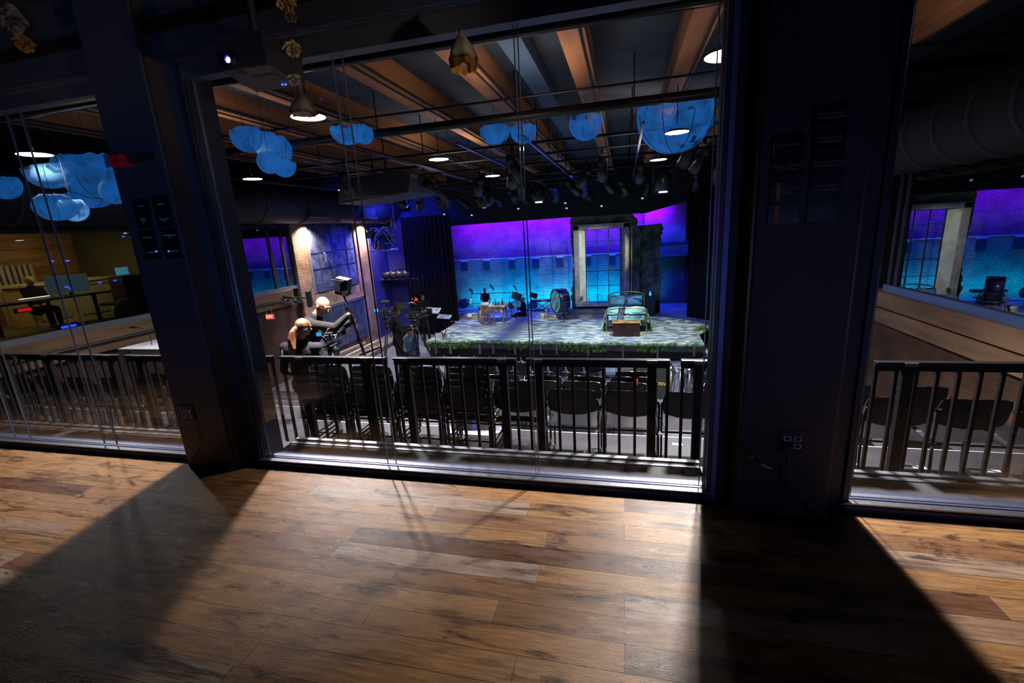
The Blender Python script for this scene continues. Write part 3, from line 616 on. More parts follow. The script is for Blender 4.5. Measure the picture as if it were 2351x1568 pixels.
# ================================================================== LANTERN REFLECTIONS
def lantern_reflection_mat():
    m = bpy.data.materials.new('emissive blue lantern reflection'); m.use_nodes = True; n = m.node_tree; L = n.links; b = n.nodes['Principled BSDF']; out = n.nodes['Material Output']
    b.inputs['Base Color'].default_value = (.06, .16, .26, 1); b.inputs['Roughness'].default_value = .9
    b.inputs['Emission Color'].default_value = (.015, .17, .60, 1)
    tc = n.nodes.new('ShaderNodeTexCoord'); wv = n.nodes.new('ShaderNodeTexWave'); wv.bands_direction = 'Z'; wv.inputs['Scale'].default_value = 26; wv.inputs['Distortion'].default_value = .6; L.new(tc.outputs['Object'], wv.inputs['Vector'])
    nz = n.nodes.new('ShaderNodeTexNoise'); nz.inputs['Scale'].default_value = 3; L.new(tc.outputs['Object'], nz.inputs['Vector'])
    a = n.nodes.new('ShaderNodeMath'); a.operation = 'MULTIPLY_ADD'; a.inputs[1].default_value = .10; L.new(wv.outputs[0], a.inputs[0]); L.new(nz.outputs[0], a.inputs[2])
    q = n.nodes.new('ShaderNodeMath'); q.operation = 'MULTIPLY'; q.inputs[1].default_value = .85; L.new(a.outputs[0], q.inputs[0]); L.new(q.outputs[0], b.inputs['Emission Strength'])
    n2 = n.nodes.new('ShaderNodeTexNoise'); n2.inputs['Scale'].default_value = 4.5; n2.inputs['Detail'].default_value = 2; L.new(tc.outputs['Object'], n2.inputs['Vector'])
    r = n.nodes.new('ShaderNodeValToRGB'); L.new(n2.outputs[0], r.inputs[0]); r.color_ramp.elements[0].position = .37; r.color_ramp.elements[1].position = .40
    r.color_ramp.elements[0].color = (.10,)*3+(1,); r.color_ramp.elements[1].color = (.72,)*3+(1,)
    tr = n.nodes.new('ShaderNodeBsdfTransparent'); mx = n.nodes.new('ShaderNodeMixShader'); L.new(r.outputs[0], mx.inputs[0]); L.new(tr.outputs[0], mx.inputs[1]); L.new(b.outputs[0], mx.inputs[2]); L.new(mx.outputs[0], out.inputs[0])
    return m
LANTERN_REFL = lantern_reflection_mat(); REFL_RIB = mat('dark lantern reflection rib', (.03, .06, .10), .7)  # lanterns mirrored in the glass, modelled as hanging shells with emission
def lantern(px_, py, rpx, Y, lab, top=.12, squash=1.0, tilt=0, grp='blue lantern reflections'):
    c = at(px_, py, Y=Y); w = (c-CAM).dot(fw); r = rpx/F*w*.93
    t = thing('lantern_reflection', lab, 'lantern reflection', c, 0, grp); t.rotation_euler = (0, tilt, random.uniform(0, 3))
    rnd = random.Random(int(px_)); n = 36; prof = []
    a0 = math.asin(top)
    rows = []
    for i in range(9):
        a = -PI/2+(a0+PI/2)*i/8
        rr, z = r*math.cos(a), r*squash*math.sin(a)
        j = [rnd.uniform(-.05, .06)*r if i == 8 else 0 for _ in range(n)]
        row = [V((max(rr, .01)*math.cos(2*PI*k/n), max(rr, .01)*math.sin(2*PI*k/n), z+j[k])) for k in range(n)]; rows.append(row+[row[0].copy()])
    M().sheet(rows, .0015).build('reflection_shell', LANTERN_REFL, t, True)
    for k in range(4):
        a = k*PI/4+.2; M().tube([(r*1.003*math.cos(b)*math.cos(a), r*1.003*math.cos(b)*math.sin(a), r*squash*math.sin(b)) for b in [-PI+(PI)*j/16-a0*(1 if j == 0 else 0) for j in range(17)]], .004*r/.4, 5).build('reflection_rib', REFL_RIB, t)
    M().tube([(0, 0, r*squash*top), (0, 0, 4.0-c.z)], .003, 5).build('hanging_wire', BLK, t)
lantern(1550, 262, 92, 9.75, 'largest blue lantern reflection, torn and half open, near the right column', .22)
lantern(1345, 283, 41, 8.6, 'single round blue lantern reflection between centre seam and largest one', .35)
lantern(1136, 300, 37, 8.6, 'torn blue lantern reflection left of the centre seam', .12, .9, .12)
lantern(1201, 298, 33, 8.6, 'blue lantern reflection directly behind the centre seam', .2)
lantern(800, 298, 44, 8.0, 'wide torn blue lantern reflection behind the left pair of seams', .25, .8, -.15)
lantern(835, 308, 24, 7.9, 'small blue lantern reflection right of the left pair of seams', .6, 1, .3)
lantern(565, 312, 36, 6.2, 'upper left blue lantern reflection of the drooping cluster', .35, 1.05, -.1)
lantern(606, 325, 32, 6.9, 'second blue lantern reflection of the drooping cluster', .6)
lantern(630, 345, 41, 7.8, 'middle large blue lantern reflection of the drooping cluster', .7)
lantern(618, 372, 28, 5.9, 'lower left blue lantern reflection of the drooping cluster', .8)
lantern(652, 380, 28, 6.6, 'lowest right blue lantern reflection of the drooping cluster', .5, 1, .3)
lantern(215, 392, 78, 6.3, 'big blue lantern reflection left of the fire alarm', .45, .85)
lantern(115, 392, 52, 5.5, 'torn blue lantern reflection under the left pane downlight', .3, .8, -.2)
lantern(125, 475, 42, 4.7, 'low round blue lantern reflection in the left pane', .85, .8)
lantern(168, 480, 30, 5.3, 'small blue lantern reflection right of the low round one', .7)
lantern(262, 440, 30, 5.2, 'blue lantern reflection tucked against the left column', .8)
lantern(8, 425, 34, 5.6, 'blue lantern reflection at the left edge of the picture', .5)
lantern(205, 455, 48, 6.8, 'half hidden blue lantern reflection under the big one', .4, .5)

# ================================================================== RAILING
def rail(x0, x1, lab, posts, y=3.1, z=.585):
    q_ = 3.1/2.8; x0 *= q_; x1 *= q_; posts = [p*q_ for p in posts]
    t = thing('guard_rail', lab, 'railing', (x0, y, 0), 0, 'black guard rail panels behind the glass')
    M().box((x0, y-.030, z-.018), (x1, y+.020, z), .004).build('top_rail', mat('satin grey rail cap', (.03, .028, .04), .3, .6), t, world=True)
    M().box((x0, y-.010, z-.060), (x1, y+.014, z-.018)).box((x0, y-.018, -.34), (x1, y+.018, -.31)).build('cross_rail', BLKG, t, world=True)
    for p in posts: M().box((p-.029, y-.022, -.80), (p+.029, y+.022, z-.018), .003).build('post', BLKG, t, world=True); M().box((p-.035, y-.038, z-.022), (p+.035, y-.028, z-.001)).build('rail_bracket', mat('rail bracket', (.16, .13, .15), .4, .5), t, world=True)
    xs = [x0+.012]; ends = [x0+.012, x1-.012]
    n = max(1, round((x1-x0)/.108)); 
    for i in range(n+1):
        x = x0+.012+(x1-x0-.024)*i/n
        if all(abs(x-p) > .045 for p in posts): M().box((x-.0095, y-.0095, -.32), (x+.0095, y+.0095, z-.05)).build('baluster', BLKG, t, world=True)
    return t
rail(-.625, .269, 'guard rail panel right of the centre seam, ending near the right column', [-.545, .165])
rail(-1.58, -.692, 'guard rail panel between the left seams and the centre seam', [-1.49, -.785])
rail(-2.524, -1.638, 'guard rail panel in front of the two camera operators', [-2.34, -1.80])
rail(-4.05, -2.595, 'guard rail panel at the foot of the left column', [-3.9, -2.9])
rail(.332, 1.28, 'short guard rail end beside the right column', [.435, 1.18])
rail(1.342, 2.9, 'guard rail panel seen through the right pane', [1.50, 2.75])
rail(-5.331, -4.12, 'guard rail panel seen through the left pane', [-4.95, -4.22])
rail(-6.3, -5.382, 'guard rail panel at the left edge of the picture', [-5.5])

# ================================================================== CHAIRS
def chair_proto():
    t = thing('stacking_chair', 'proto', 'chair')
    # faces +Y ; origin on the floor below the back
    w = .235
    g = []
    for i in range(5):
        v = i/4; z = .585+.245*v; row = []
        for j in range(9):
            u = -1+j/4; sag = -.028*(1-u*u)*(1-v); cr = -.020*abs(u)**4*v
            row.append(V((u*(w-.012*(1 if i in (0, 4) else 0)), .02+.045*(u*u)-.05*v, z+sag+cr*1.4)))
        g.append(row)
    m = M().sheet(g, .034); b = m.build('backrest', VIN, t, True, bevel=.008)
    sg = []
    for i in range(6):
        v = i/5; row = []
        for j in range(7):
            u = -1+j/3; row.append(V((u*.225, .02+.43*v, .452-.012*(u*u)+.012*math.sin(PI*v)-(.02*(v-.8)*5 if v > .8 else 0))))
        sg.append(row)
    M().sheet(sg, .042).build('seat', VIN, t, True, bevel=.008)
    for s in (-1, 1):
        x = s*.245
        M().tube(smooth_pts([(s*.228, .0, .73), (x, -.008, .68), (x, .0, .50), (x, .04, .425), (x, .40, .42), (x, .455, .40), (x, .475, .33), (x, .455, .05), (x, .42, .012), (x, .05, .012), (x, -.02, .02)], 4), .010, 7).build('side_frame', CHF, t, True)
        M().tube(smooth_pts([(x, .0, .40), (x, -.015, .2), (x, .0, .012)], 4), .010, 7).build('rear_leg', CHF, t, True)
    M().cyl((-.245, .03, .418), (.245, .03, .418), .009).cyl((-.245, .38, .40), (.245, .38, .40), .009).cyl((-.245, .0, .012), (.245, .0, .012), .009).build('cross_tube', CHF, t, True)
    return t
proto = chair_proto(); used = False
def chair(x, y, z, lab, grp, rz=0):
    global used
    if not used:
        used = True; proto.location = (x, y, z); proto.rotation_euler = (0, 0, rz); proto['label'] = lab; proto['group'] = grp; return proto
    return dup(proto, (x, y, z), rz, lab, grp)
GA = 'chairs in the row just behind the guard rail'; GB = 'chairs in the second row of the risers'; GC = 'chairs in the second row on the main floor'; GD = 'chairs in the front row before the stage'
ordn = ['first', 'second', 'third', 'fourth', 'fifth', 'sixth', 'seventh', 'eighth', 'ninth', 'tenth', 'eleventh', 'twelfth', 'thirteenth']
lev = {1: [''], 2: ['lower of two', 'upper of two'], 3: ['bottom of three', 'middle of three', 'top of three'], 4: ['bottom of four', 'second of four', 'third of four', 'top of four']}
rowA = [(.574, 1), (.055, 1), (-.479, 1), (-1.02, 2), (-1.545, 4), (-2.08, 4), (-2.63, 4), (-3.17, 4)]
random.seed(3)
for i, (x, n) in enumerate(rowA):
    for k in range(n):
        lab = ('single black stacking chair, %s left of the right column, behind the guard rail' % ordn[i]) if n == 1 else ('black chair, %s in %s stack from right column, row behind guard rail' % (lev[n][k], ordn[i]))
        chair(x+random.uniform(-.006, .006), 4.0+.045*k, -.80+.052*k, lab, GA)
for i, x in enumerate([1.10, 1.62, 2.14, 2.64, 3.15]):
    chair(x, 4.0, -.80, 'black stacking chair seen through the right pane, %s from the right column' % ordn[i], GA, -.02)
for i, (x, n) in enumerate([(-5.55, 2), (-4.9, 1), (-6.15, 1), (-6.7, 1), (-7.25, 1), (-7.8, 1)]):
    for k in range(n):
        chair(x, 4.0+.045*k, -.80+.052*k, 'black chair seen through the left pane, %s from the left column%s' % (['second', 'first', 'third', 'fourth', 'fifth', 'sixth'][i], (', '+lev[n][k]) if n > 1 else ''), GA)
for i, (x, n) in enumerate([(.02, 3), (-.50, 2), (-1.02, 2), (-1.55, 2)]):
    for k in range(n):
        chair(x+.05*k, 5.15+.04*k, -1.12+.052*k, 'black chair, %s in %s stack from the right, second riser' % (lev[n][k], ordn[i]), GB, random.uniform(-.08, .08))
for i, x in enumerate([1.1, 1.65, 2.3, 2.95]):
    chair(x, 5.2, -1.12, 'black chair on the second riser, %s counting right from the right column' % ordn[i], GB)
for i in range(9):
    x = -.88-.527*i; chair(x, 12.7, ZF, 'black chair in second floor row, %s from its right end' % ordn[i], GC)
for i, x in enumerate([1.93, 2.47]): chair(x, 12.75, ZF, 'black chair right of the aisle, second floor row, %s' % ['nearer the aisle', 'farther from the aisle'][i], GC)
for i in range(12):
    x = -.34-.527*i; chair(x, 13.7, ZF, 'black chair in the front row before the stage, %s from its right end' % ordn[i], GD)
for i, x in enumerate([1.87, 2.41]): chair(x, 13.6, ZF, 'black chair right of the aisle, front row, %s' % ['nearer the aisle', 'farther from the aisle'][i], GD)
# odd chair carrying a black board with gold lettering
c = at(1497, 868, Y=9.0)
t = thing('sign_board', 'tilted black board with gold lettering, right of the aisle chairs', 'sign', c); t.rotation_euler = (-.15, .12, .1)
M().prism([(-.42, 0, -.22), (-.36, 0, .34), (.34, 0, .34), (.44, 0, .16), (.38, 0, -.36), (.2, 0, -.42)], (0, .03, 0)).build('board', mat('black board', (.010, .012, .014), .5), t, bevel=.01)
GLD = mat('gold lettering', (.65, .45, .05), .4)
text('lettering', 'SOUND', .095, GLD, t, Matrix.Translation((-.17, -.006, .08)) @ FACE_CAM); text('lettering', 'CREW', .085, GLD, t, Matrix.Translation((.2, -.006, -.10)) @ FACE_CAM)
M().cyl((-.1, .05, -.3), (-.1, .05, -4.0), .02).build('stand', BLKG, t)
# orange tag
c = at(1463, 877, Y=5.1); t = thing('orange_tag', 'small orange ribbon tag tied to a chair back in the second riser row', 'tag', c); M().box((-.006, -.01, -.03), (.006, 0, .03)).build('ribbon', mat('orange ribbon', (.9, .12, .02), .5, emit=(.9, .12, .02), es=.0), t)
# crumpled garment on a chair
c = at(1372, 862, Y=12.55); t = thing('folded_garment', 'crumpled pale garment draped on a chair in second floor row', 'garment', c)
m = M(); rnd = random.Random(5); g = [[V(((j-5)*.085+rnd.uniform(-.02, .02), rnd.uniform(-.06, .06), .16*math.cos((j-5)/5*1.4)*(1-i/5*.9)-.1+rnd.uniform(-.02, .02))) for j in range(11)] for i in range(6)]
m.sheet(g, .02).build('cloth', mat('mauve cloth', (.16, .13, .17), .9), t, True)
# aisle posts
for i, (a, b) in enumerate([(1540, 846), (1561, 846), (1582, 850)]):
    b_ = at(a, 893, Y=8.6); tp = at(a, b, Y=8.6); t = thing('aisle_post', 'slim aisle handrail post with round top, %s of three' % ['leftmost', 'middle', 'rightmost'][i], 'post', (b_.x, 8.6, -2.2), 0, 'aisle handrail posts')
    M().cyl((0, 0, 0), (0, 0, tp.z+2.2), .022).cyl((0, 0, 0), (0, 0, .02), .12).build('tube', mat('bronze tube', (.12, .09, .09), .3, .6), t, True)
    M().sph((0, 0, tp.z+2.2), .045).build('ball_top', CHR, t, True); M().tube([(.04, 0, tp.z+2.1), (.07, 0, tp.z+1.9), (.03, 0, tp.z+1.6)], .008, 6).build('rope', BLK, t, True)
# seat number tags and notices on the first riser
for i, (x, y, s) in enumerate([(1555, 1020, '1'), (1951, 1063, ''), (2110, 1073, ''), (2282, 1082, '')]):
    c = at(x, y, Z=-.797); t = thing('seat_tag', ['white seat tag printed with 1 taped on riser by right column', 'white tag on the riser, nearest the right column in right pane', 'white tag on the riser, middle of the right pane', 'white tag on the riser at the far right of the picture'][i], 'seat tag', c, 0, 'white tags taped on the riser')
    M().box((-.05, -.022, 0), (.05, .022, .0015)).build('paper', mat('white paper', (.8, .8, .82), .6), t)
    if s: text('numeral', s, .05, BLK, t, Matrix.Translation((.032, 0, .003)))
# cardboard box on the riser
c = at(1085, 990, Z=-.8); t = thing('cardboard_box', 'tan cardboard box with a blue stripe under the chairs', 'box', (c.x, c.y+.12, -.8), .1)
M().box((-.27, -.12, 0), (.27, .22, .20), .006).build('carton', mat('cardboard', (.17, .12, .075), .8, var=.1), t); M().box((-.02, -.124, .02), (.05, -.119, .2)).build('blue_stripe', mat('blue print', (.06, .09, .35), .6), t)
text('lettering', 'TEXTILE', .035, WHT, t, Matrix.Translation((.015, -.126, .11)) @ FACE_CAM @ Matrix.Rotation(PI/2, 4, 'Z'))
M().prism([(-.36, -.2, 0), (.2, -.26, 0), (.38, -.12, 0), (.3, .0, 0), (-.3, -.02, 0)], (0, 0, .012)).build('paper_sheet', mat('pale blue paper', (.16, .17, .24), .7), t)
# cases and soft bag heap at the left pane
t = thing('table', 'light grey folding table with a black desk lamp beyond the left railing', 'table', at(343, 800, Y=5.2))
M().box((-.50, -.1, -.02), (.9, .62, .02), .008).build('table_top', mat('light grey laminate', (.50, .50, .56), .5), t)
for xx in (-.42, .82):
    for yy in (0, .52): M().cyl((xx, yy, -.02), (xx, yy, -1.12-t.location.z), .016).build('leg', CHF, t)
c = at(346, 803, Y=5.3); t = thing('desk_lamp', 'thin black gooseneck lamp on the light grey table', 'lamp', (c.x, c.y+.02, c.z+.0))
M().box((-.07, -.04, -.012), (.07, .04, .008), .004).build('base', BLK, t); M().tube(smooth_pts([(0, 0, 0), (.03, 0, .14), (.0, 0, .28), (-.10, 0, .34), (-.2, 0, .35)]), .006, 7).build('gooseneck', BLKG, t, True); M().cyl((-.19, 0, .35), (-.33, 0, .35), .013).build('lamp_head', CHR, t)
c = at(20, 900, Y=3.6); t = thing('canvas_cover', 'dark cloth draped over gear at the left edge behind the railing', 'cloth', (c.x, c.y, -.8))
rnd = random.Random(2); g = []
for i in range(10):
    g.append([V(((j-7)*.16+rnd.uniform(-.02, .02), .25*math.sin(j*1.3)*.2+i*.02, max(.0, (.72-.06*abs(j-5))*(1-(i/9)**2)+rnd.uniform(-.03, .03)))) for j in range(15)])
M().sheet(g, .02).build('cloth', mat('dark teal cloth', (.012, .022, .035), .85), t, True)

# ================================================================== STAGE
ZS = -2.6
def sp(x, y, z=ZS): return at(x, y, Z=z)
pts = [sp(978, 783), sp(1100, 784), sp(1330, 788), sp(1618, 791.5), sp(1605, 768), sp(1629, 755), V((4.3, 20.2, ZS)), V((4.3, 23.85, ZS)), V((-9.6, 23.85, ZS)), V((-9.6, 20.6, ZS)), sp(1051, 738)]
o = M().prism([p-V((0, 0, .06)) for p in pts], (0, 0, .06)).build('stage_deck', STAGEW); tag(o, 'raised stage deck of weathered grey planks', 'stage')
fas = M(); q = pts[:4]
for a, b in zip(q, q[1:]): fas.prism([a+V((0, 0, -.06)), b+V((0, 0, -.06)), b+V((0, 0, -.27)), a+V((0, 0, -.27))], (0, .05, 0))
fas.build('fascia_board', mat('dark weathered fascia', (.03, .03, .028), .85, var=.4, vscale=6), o)
bk = M()
for a, b in zip(q, q[1:]): bk.prism([a+V((0, .3, -.06)), b+V((0, .3, -.06)), b+V((0, .3, -.65)), a+V((0, .3, -.65))], (0, .05, 0))
bk.prism([q[3]+V((0, .3, -.06)), pts[4]+V((-.05, .3, -.06)), pts[4]+V((-.05, .3, -.65)), q[3]+V((0, .3, -.65))], (.03, .05, 0)).build('skirt', BLK, o)
for x in (1000, 1033, 1101, 1132, 1182, 1241, 1278, 1351, 1430, 1510, 1594):
    c = sp(x, 785+(x-978)*.011); M().box((c.x-.035, c.y-.06, ZF), (c.x+.035, c.y+.01, ZS-.08)).build('post', mat('old grey post', (.07, .065, .06), .8), o)
# moss along the edge
MOSS = mat('moss', (.03, .09, .006), .9, col2=(.13, .26, .015), vscale=9)
def tuft(m, c, r, rnd, n=56):
    for i in range(n):
        a = rnd.uniform(0, 2*PI); el = rnd.uniform(-.9, 1.2); d = V((math.cos(a)*math.cos(el), math.sin(a)*math.cos(el), math.sin(el))); p = c+d*r*rnd.uniform(.2, .9); s = r*rnd.uniform(.09, .18)
        x = d.orthogonal().normalized()*s; y = d.cross(x).normalized()*s*.6
        vs = [m.b.verts.new(p+k) for k in (-x, -y, x+d*s*.6, y)]; m.b.faces.new(vs)
m = M(); rnd = random.Random(11)
for a, b in zip(q, q[1:]):
    L_ = (b-a).length; n = int(L_/.04)
    for i in range(n):
        p = a.lerp(b, i/n); dens = noise.noise(V((p.x*.9, 3.3, 0)))
        if dens > -.42: tuft(m, p+V((rnd.uniform(-.04, .04), rnd.uniform(-.05, .07), rnd.uniform(-.03, .01)-(.10*max(0, dens)*3 if rnd.random() < .5 else 0))), rnd.uniform(.06, .12), rnd)
        if dens > .0 and rnd.random() < .8: tuft(m, p+V((0, -.05, -.30*rnd.random())), .08, rnd)
mo = m.build('moss', MOSS); tag(mo, 'green moss growing along the front edge of the stage', 'moss', kind='stuff')
m = M()
for i in range(26): u = rnd.random(); tuft(m, sp(1600, 757).lerp(sp(1629, 753), u)+V((rnd.uniform(-.12, .12), rnd.uniform(-.25, .1), .03)), .10, rnd)
mo = m.build('moss', MOSS); tag(mo, 'small patch of moss at the right tip of the stage', 'moss', kind='stuff')
m = M()
for i in range(60): c = sp(rnd.uniform(1288, 1350), rnd.uniform(712, 728)); tuft(m, c+V((0, 0, .05)), rnd.uniform(.06, .14), rnd)
for i in range(10): c = at(rnd.uniform(1331, 1340), rnd.uniform(680, 690), Y=20.9); tuft(m, c, .08, rnd)
mo = m.build('moss', MOSS); tag(mo, 'green moss and ivy at the foot of the window wall', 'moss', kind='stuff')
# front right side platform
o = M().prism([sp(1617, 803, -3.0), sp(1640, 793, -3.0), V((4.4, 16.2, -3.0)), V((4.0, 14.8, -3.0)), sp(1624, 822, -3.0)], (0, 0, -.1)).build('side_platform', STAGEW); tag(o, 'corner of a low grey platform right of the stage', 'platform')
o = M().box((-6.9, 14.9, ZF), (-5.4, 15.4, ZF+.22)).build('step_block', STAGEW); tag(o, 'low pale step in front of the stage at the left', 'step')
o = M().box((-.3, 14.5, ZF), (1.6, 15.3, ZF+.012)).build('floor_mat', mat('brown floor mat', (.10, .07, .055), .9)); tag(o, 'brown mat on the floor between the stage and the front row', 'mat')

# ---- window wall
PLA = mat('mouldy grey green plaster', (.035, .06, .052), .9, col2=(.16, .20, .16), vscale=2.2, bump=.5, bscale=6)
CAS = mat('beige window casing', (.40, .36, .30), .7, var=.2, vscale=4); PALE = mat('pale lime plaster', (.62, .66, .52), .8, var=.18, vscale=3, bump=.3, bscale=5)
Yw = 21.0
P = lambda x, y, yy=Yw: at(x, y, Y=yy)
t = thing('window_wall', 'tall ruined stage wall with a large many-paned window', 'stage set', (P(1380, 600).x, Yw, ZS))
oL, oR = P(1322, 600).x, P(1441, 600).x; oT, oB = P(1380, 521).z, P(1330, 695).z
xl, xr = P(1312, 560).x, P(1448, 500).x; top = P(1380, 497).z
m = M()
m.prism(jag((xl, Yw, ZS+.0), (xl, Yw, top), 34, .05, 3)+[V((oL, Yw, top)), V((oL, Yw, ZS))], (0, .3, 0))
m.prism([V((oL, Yw, oT)), V((oL, Yw, top)), V((oR, Yw, top)), V((oR, Yw, oT))], (0, .3, 0))
m.prism([V((oR, Yw, ZS)), V((oR, Yw, top))]+jag((xr+.1, Yw, top), (xr+.42, Yw, P(1455, 530).z), 8, .05, 5)+[V((xr+.35, Yw, ZS))], (0, .3, 0))
m.prism([V((oL, Yw, ZS)), V((oL, Yw, oB)), V((oR, Yw, oB)), V((oR, Yw, ZS))], (0, .3, 0))
m.build('plaster_wall', PLA, t, world=True)
M().box((xl+.05, Yw-.12, top-.05), (xr+.08, Yw+.3, top+.22)).box((xl-.02, Yw-.16, top+.16), (xr+.12, Yw+.3, top+.26)).build('cornice', mat('weathered cornice', (.20, .18, .15), .85, var=.3, vscale=3), t, world=True)
M().box((oL-.06, Yw-.10, oB-.1), (oL+.16, Yw-.0, oT+.1)).box((oR-.16, Yw-.10, oB-.1), (oR+.06, Yw-.0, oT+.1)).box((oL-.06, Yw-.10, oT-.08), (oR+.06, Yw, oT+.14)).build('window_casing', CAS, t, world=True)
M().box((oL-.02, Yw-.30, oB-.14), (oR+.06, Yw, oB+.0), .01).build('window_sill', mat('stone sill', (.50, .48, .42), .8, var=.2, vscale=5), t, world=True)
iL, iR = P(1345, 600, 21.4).x, P(1424, 600, 21.4).x
M().prism([V((oL+.14, Yw-.02, oB)), V((iL, 21.4, oB)), V((iL-.05, 21.45, oB)), V((oL+.10, Yw+.1, oB))], (0, 0, oT-oB-.05)).build('window_jamb', PALE, t, world=True)
M().prism([V((oR-.14, Yw-.02, oB)), V((iR, 21.4, oB)), V((iR+.05, 21.45, oB)), V((oR-.10, Yw+.1, oB))], (0, 0, oT-oB-.05)).build('window_jamb', mat('blue grey plaster', (.14, .19, .24), .8, var=.3, vscale=3), t, world=True)
m = M(); zt2, zb2 = P(1380, 523, 21.4).z, P(1380, 690, 21.4).z
for i in range(4): x = iL+(iR-iL)*i/3; m.box((x-.018, 21.38, oB), (x+.018, 21.42, oT))
for i in range(1, 5): z = oB+(oT-oB)*(i/5)*1.0+.05; m.box((iL, 21.38, z-.014), (iR, 21.42, z+.014))
m.box((iL, 21.36, oT-.10), (iR, 21.44, oT)).build('window_muntins', mat('dark muntin', (.02, .03, .04), .6), t, world=True)
for xx, wd in ((P(1437, 600).x, .06), (P(1450, 600).x, .04)): M().box((xx-wd/2, Yw-.16, ZS+.6), (xx+wd/2, Yw-.10, P(1441, 519).z)).build('corner_moulding', CAS, t, world=True)
M().box((oL-.3, Yw-.55, ZS), (oR+.1, Yw-.02, ZS+.34)).box((oL-.45, Yw-.75, ZS), (oR+.1, Yw-.5, ZS+.16)).build('porch_step', mat('pale brown step', (.26, .23, .19), .85, var=.25, vscale=4), t, world=True)
m = M(); rnd = random.Random(4)
for i in range(46): u = i/45; tuft(m, V((P(1309, 600).x+.1+.06*math.sin(i), Yw-.05, ZS+.1+1.2*u*u)), .10, rnd, 14)
m.build('ivy', mat('dark ivy', (.02, .05, .015), .9, var=.4), t, world=True)
t = thing('wall_flat', 'ruined grey-green wall flat with ragged edge behind the bed', 'stage set', (P(1490, 600).x, Yw+.35, ZS))
Y2 = Yw+.3; x0_, x1_ = P(1449, 600, Y2).x, P(1518, 600, Y2).x; z1_ = P(1490, 516, Y2).z; zm_ = P(1490, 690, Y2).z
m = M().prism([V((x0_, Y2, zm_)), V((x0_, Y2, z1_-.05)), V((x1_-.05, Y2, z1_+.03))]+jag((x1_, Y2, z1_), (x1_, Y2, zm_), 34, .05, 8), (0, .12, 0)); m.build('plaster_panel', PLA, t, world=True)
m = M()
for i in range(7):
    a = V((rnd.uniform(x0_+.2, x1_-.3), Y2-.01, rnd.uniform(zm_+.3, z1_-.4))); pp = [a]
    for j in range(6): pp.append(pp[-1]+V((rnd.uniform(-.14, .14), 0, rnd.uniform(-.16, .08))))
    m.tube(pp, .012, 5)
m.build('crack_lines', mat('black cracks', (.01, .012, .012), .9), t, world=True)
M().box((x0_, Y2+.02, ZS), (x1_-.02, Y2+.14, zm_)).build('dark_base', mat('dark panel base', (.02, .025, .028), .9), t, world=True)
M().box((P(1452, 600, Y2).x, Y2-.03, ZS), (P(1463, 600, Y2).x, Y2, z1_-.1)).build('edge_post', mat('weathered cornice', ()), t, world=True)
# ---- bed
bx0, bx1 = sp(1389, 765).x, sp(1488, 765).x; by = sp(1440, 765).y+.1; bl = 2.05
t = thing('brass_bed', 'brass double bed with turquoise cover and two blue pillows at stage right', 'bed', ((bx0+bx1)/2, by, ZS)); w = (bx1-bx0)/2-.06
BR = mat('brass tube', (.55, .40, .14), .28, .9)
def bedend(y, h, name, rail_z):
    m = M(); m.tube(smooth_pts([(-w, y, 0), (-w, y, h*.8), (-w+.04, y, h*.93), (-w*.6, y, h*1.0), (0, y, h*1.03), (w*.6, y, h*1.0), (w-.04, y, h*.93), (w, y, h*.8), (w, y, 0)], 5), .024, 8); m.cyl((-w, y, rail_z), (w, y, rail_z), .016).cyl((-w, y, .28), (w, y, .28), .016)
    m.build(name, BR, t, True); m = M()
    for i in range(1, 7): x = -w+2*w*i/7; m.cyl((x, y, .28), (x, y, rail_z), .008, n=6)
    m.build('spindles', BR, t)
bedend(0, .92, 'footboard', .66); bedend(bl, 1.24, 'headboard', .98)
M().box((-w+.04, .05, .25), (w-.04, bl-.05, .68), .04).build('mattress', mat('mattress ticking', (.10, .16, .20), .9), t, True)
CV = mat('turquoise bedspread', (.30, .68, .66), .85, col2=(.62, .85, .80), vscale=3, bump=.5, bscale=8)
g = []; rnd = random.Random(9)
for i in range(14):
    y = .02+(bl-.45)*i/13; row = []
    for j in range(19):
        u = -1+j/9
        if abs(u) <= .72: x = u/.72*(w+.02); z = .71+.02*math.sin(i*1.1+j)
        else: f = (abs(u)-.72)/.28; x = math.copysign(w+.05+.16*f, u)+.03*math.sin(i*2.1+f*3); z = .71-.62*f+.03*math.sin(i*1.7+j)
        row.append(V((x, y, z)))
    g.append(row)
M().sheet(g, .03).build('bedspread', CV, t, True)
M().sheet([[V((x, -.03+.02*math.sin(x*20), z)) for x in [(-w+.08)+2*(w-.08)*k/12 for k in range(13)]] for z in (.66, .6, .5)], .015).build('cover_fringe', CV, t, True)
PIL = mat('blue pillow', (.10, .24, .42), .85, var=.2, vscale=5, bump=.4, bscale=8)
for s in (-1, 1):
    gg = [[V((s*w*.48+u*.33*(1-.08*v*v), bl-.24-(.10)*(1-u*u)*(1-v*v)+.05*v, .95+v*.20*(1+.1*u*u))) for u in [k/4-1 for k in range(9)]] for v in [k/3-1 for k in range(7)]]
    p_ = thing('pillow', 'plump blue pillow on the %s side of the brass bed' % ('left' if s < 0 else 'right'), 'pillow', (t.location.x, t.location.y, t.location.z), 0, 'blue pillows on the bed')
    M().sheet(gg, .05).sph((s*w*.48, bl-.2, .95), (.30, .10, .16), 14).build('cushion', PIL, p_, True)
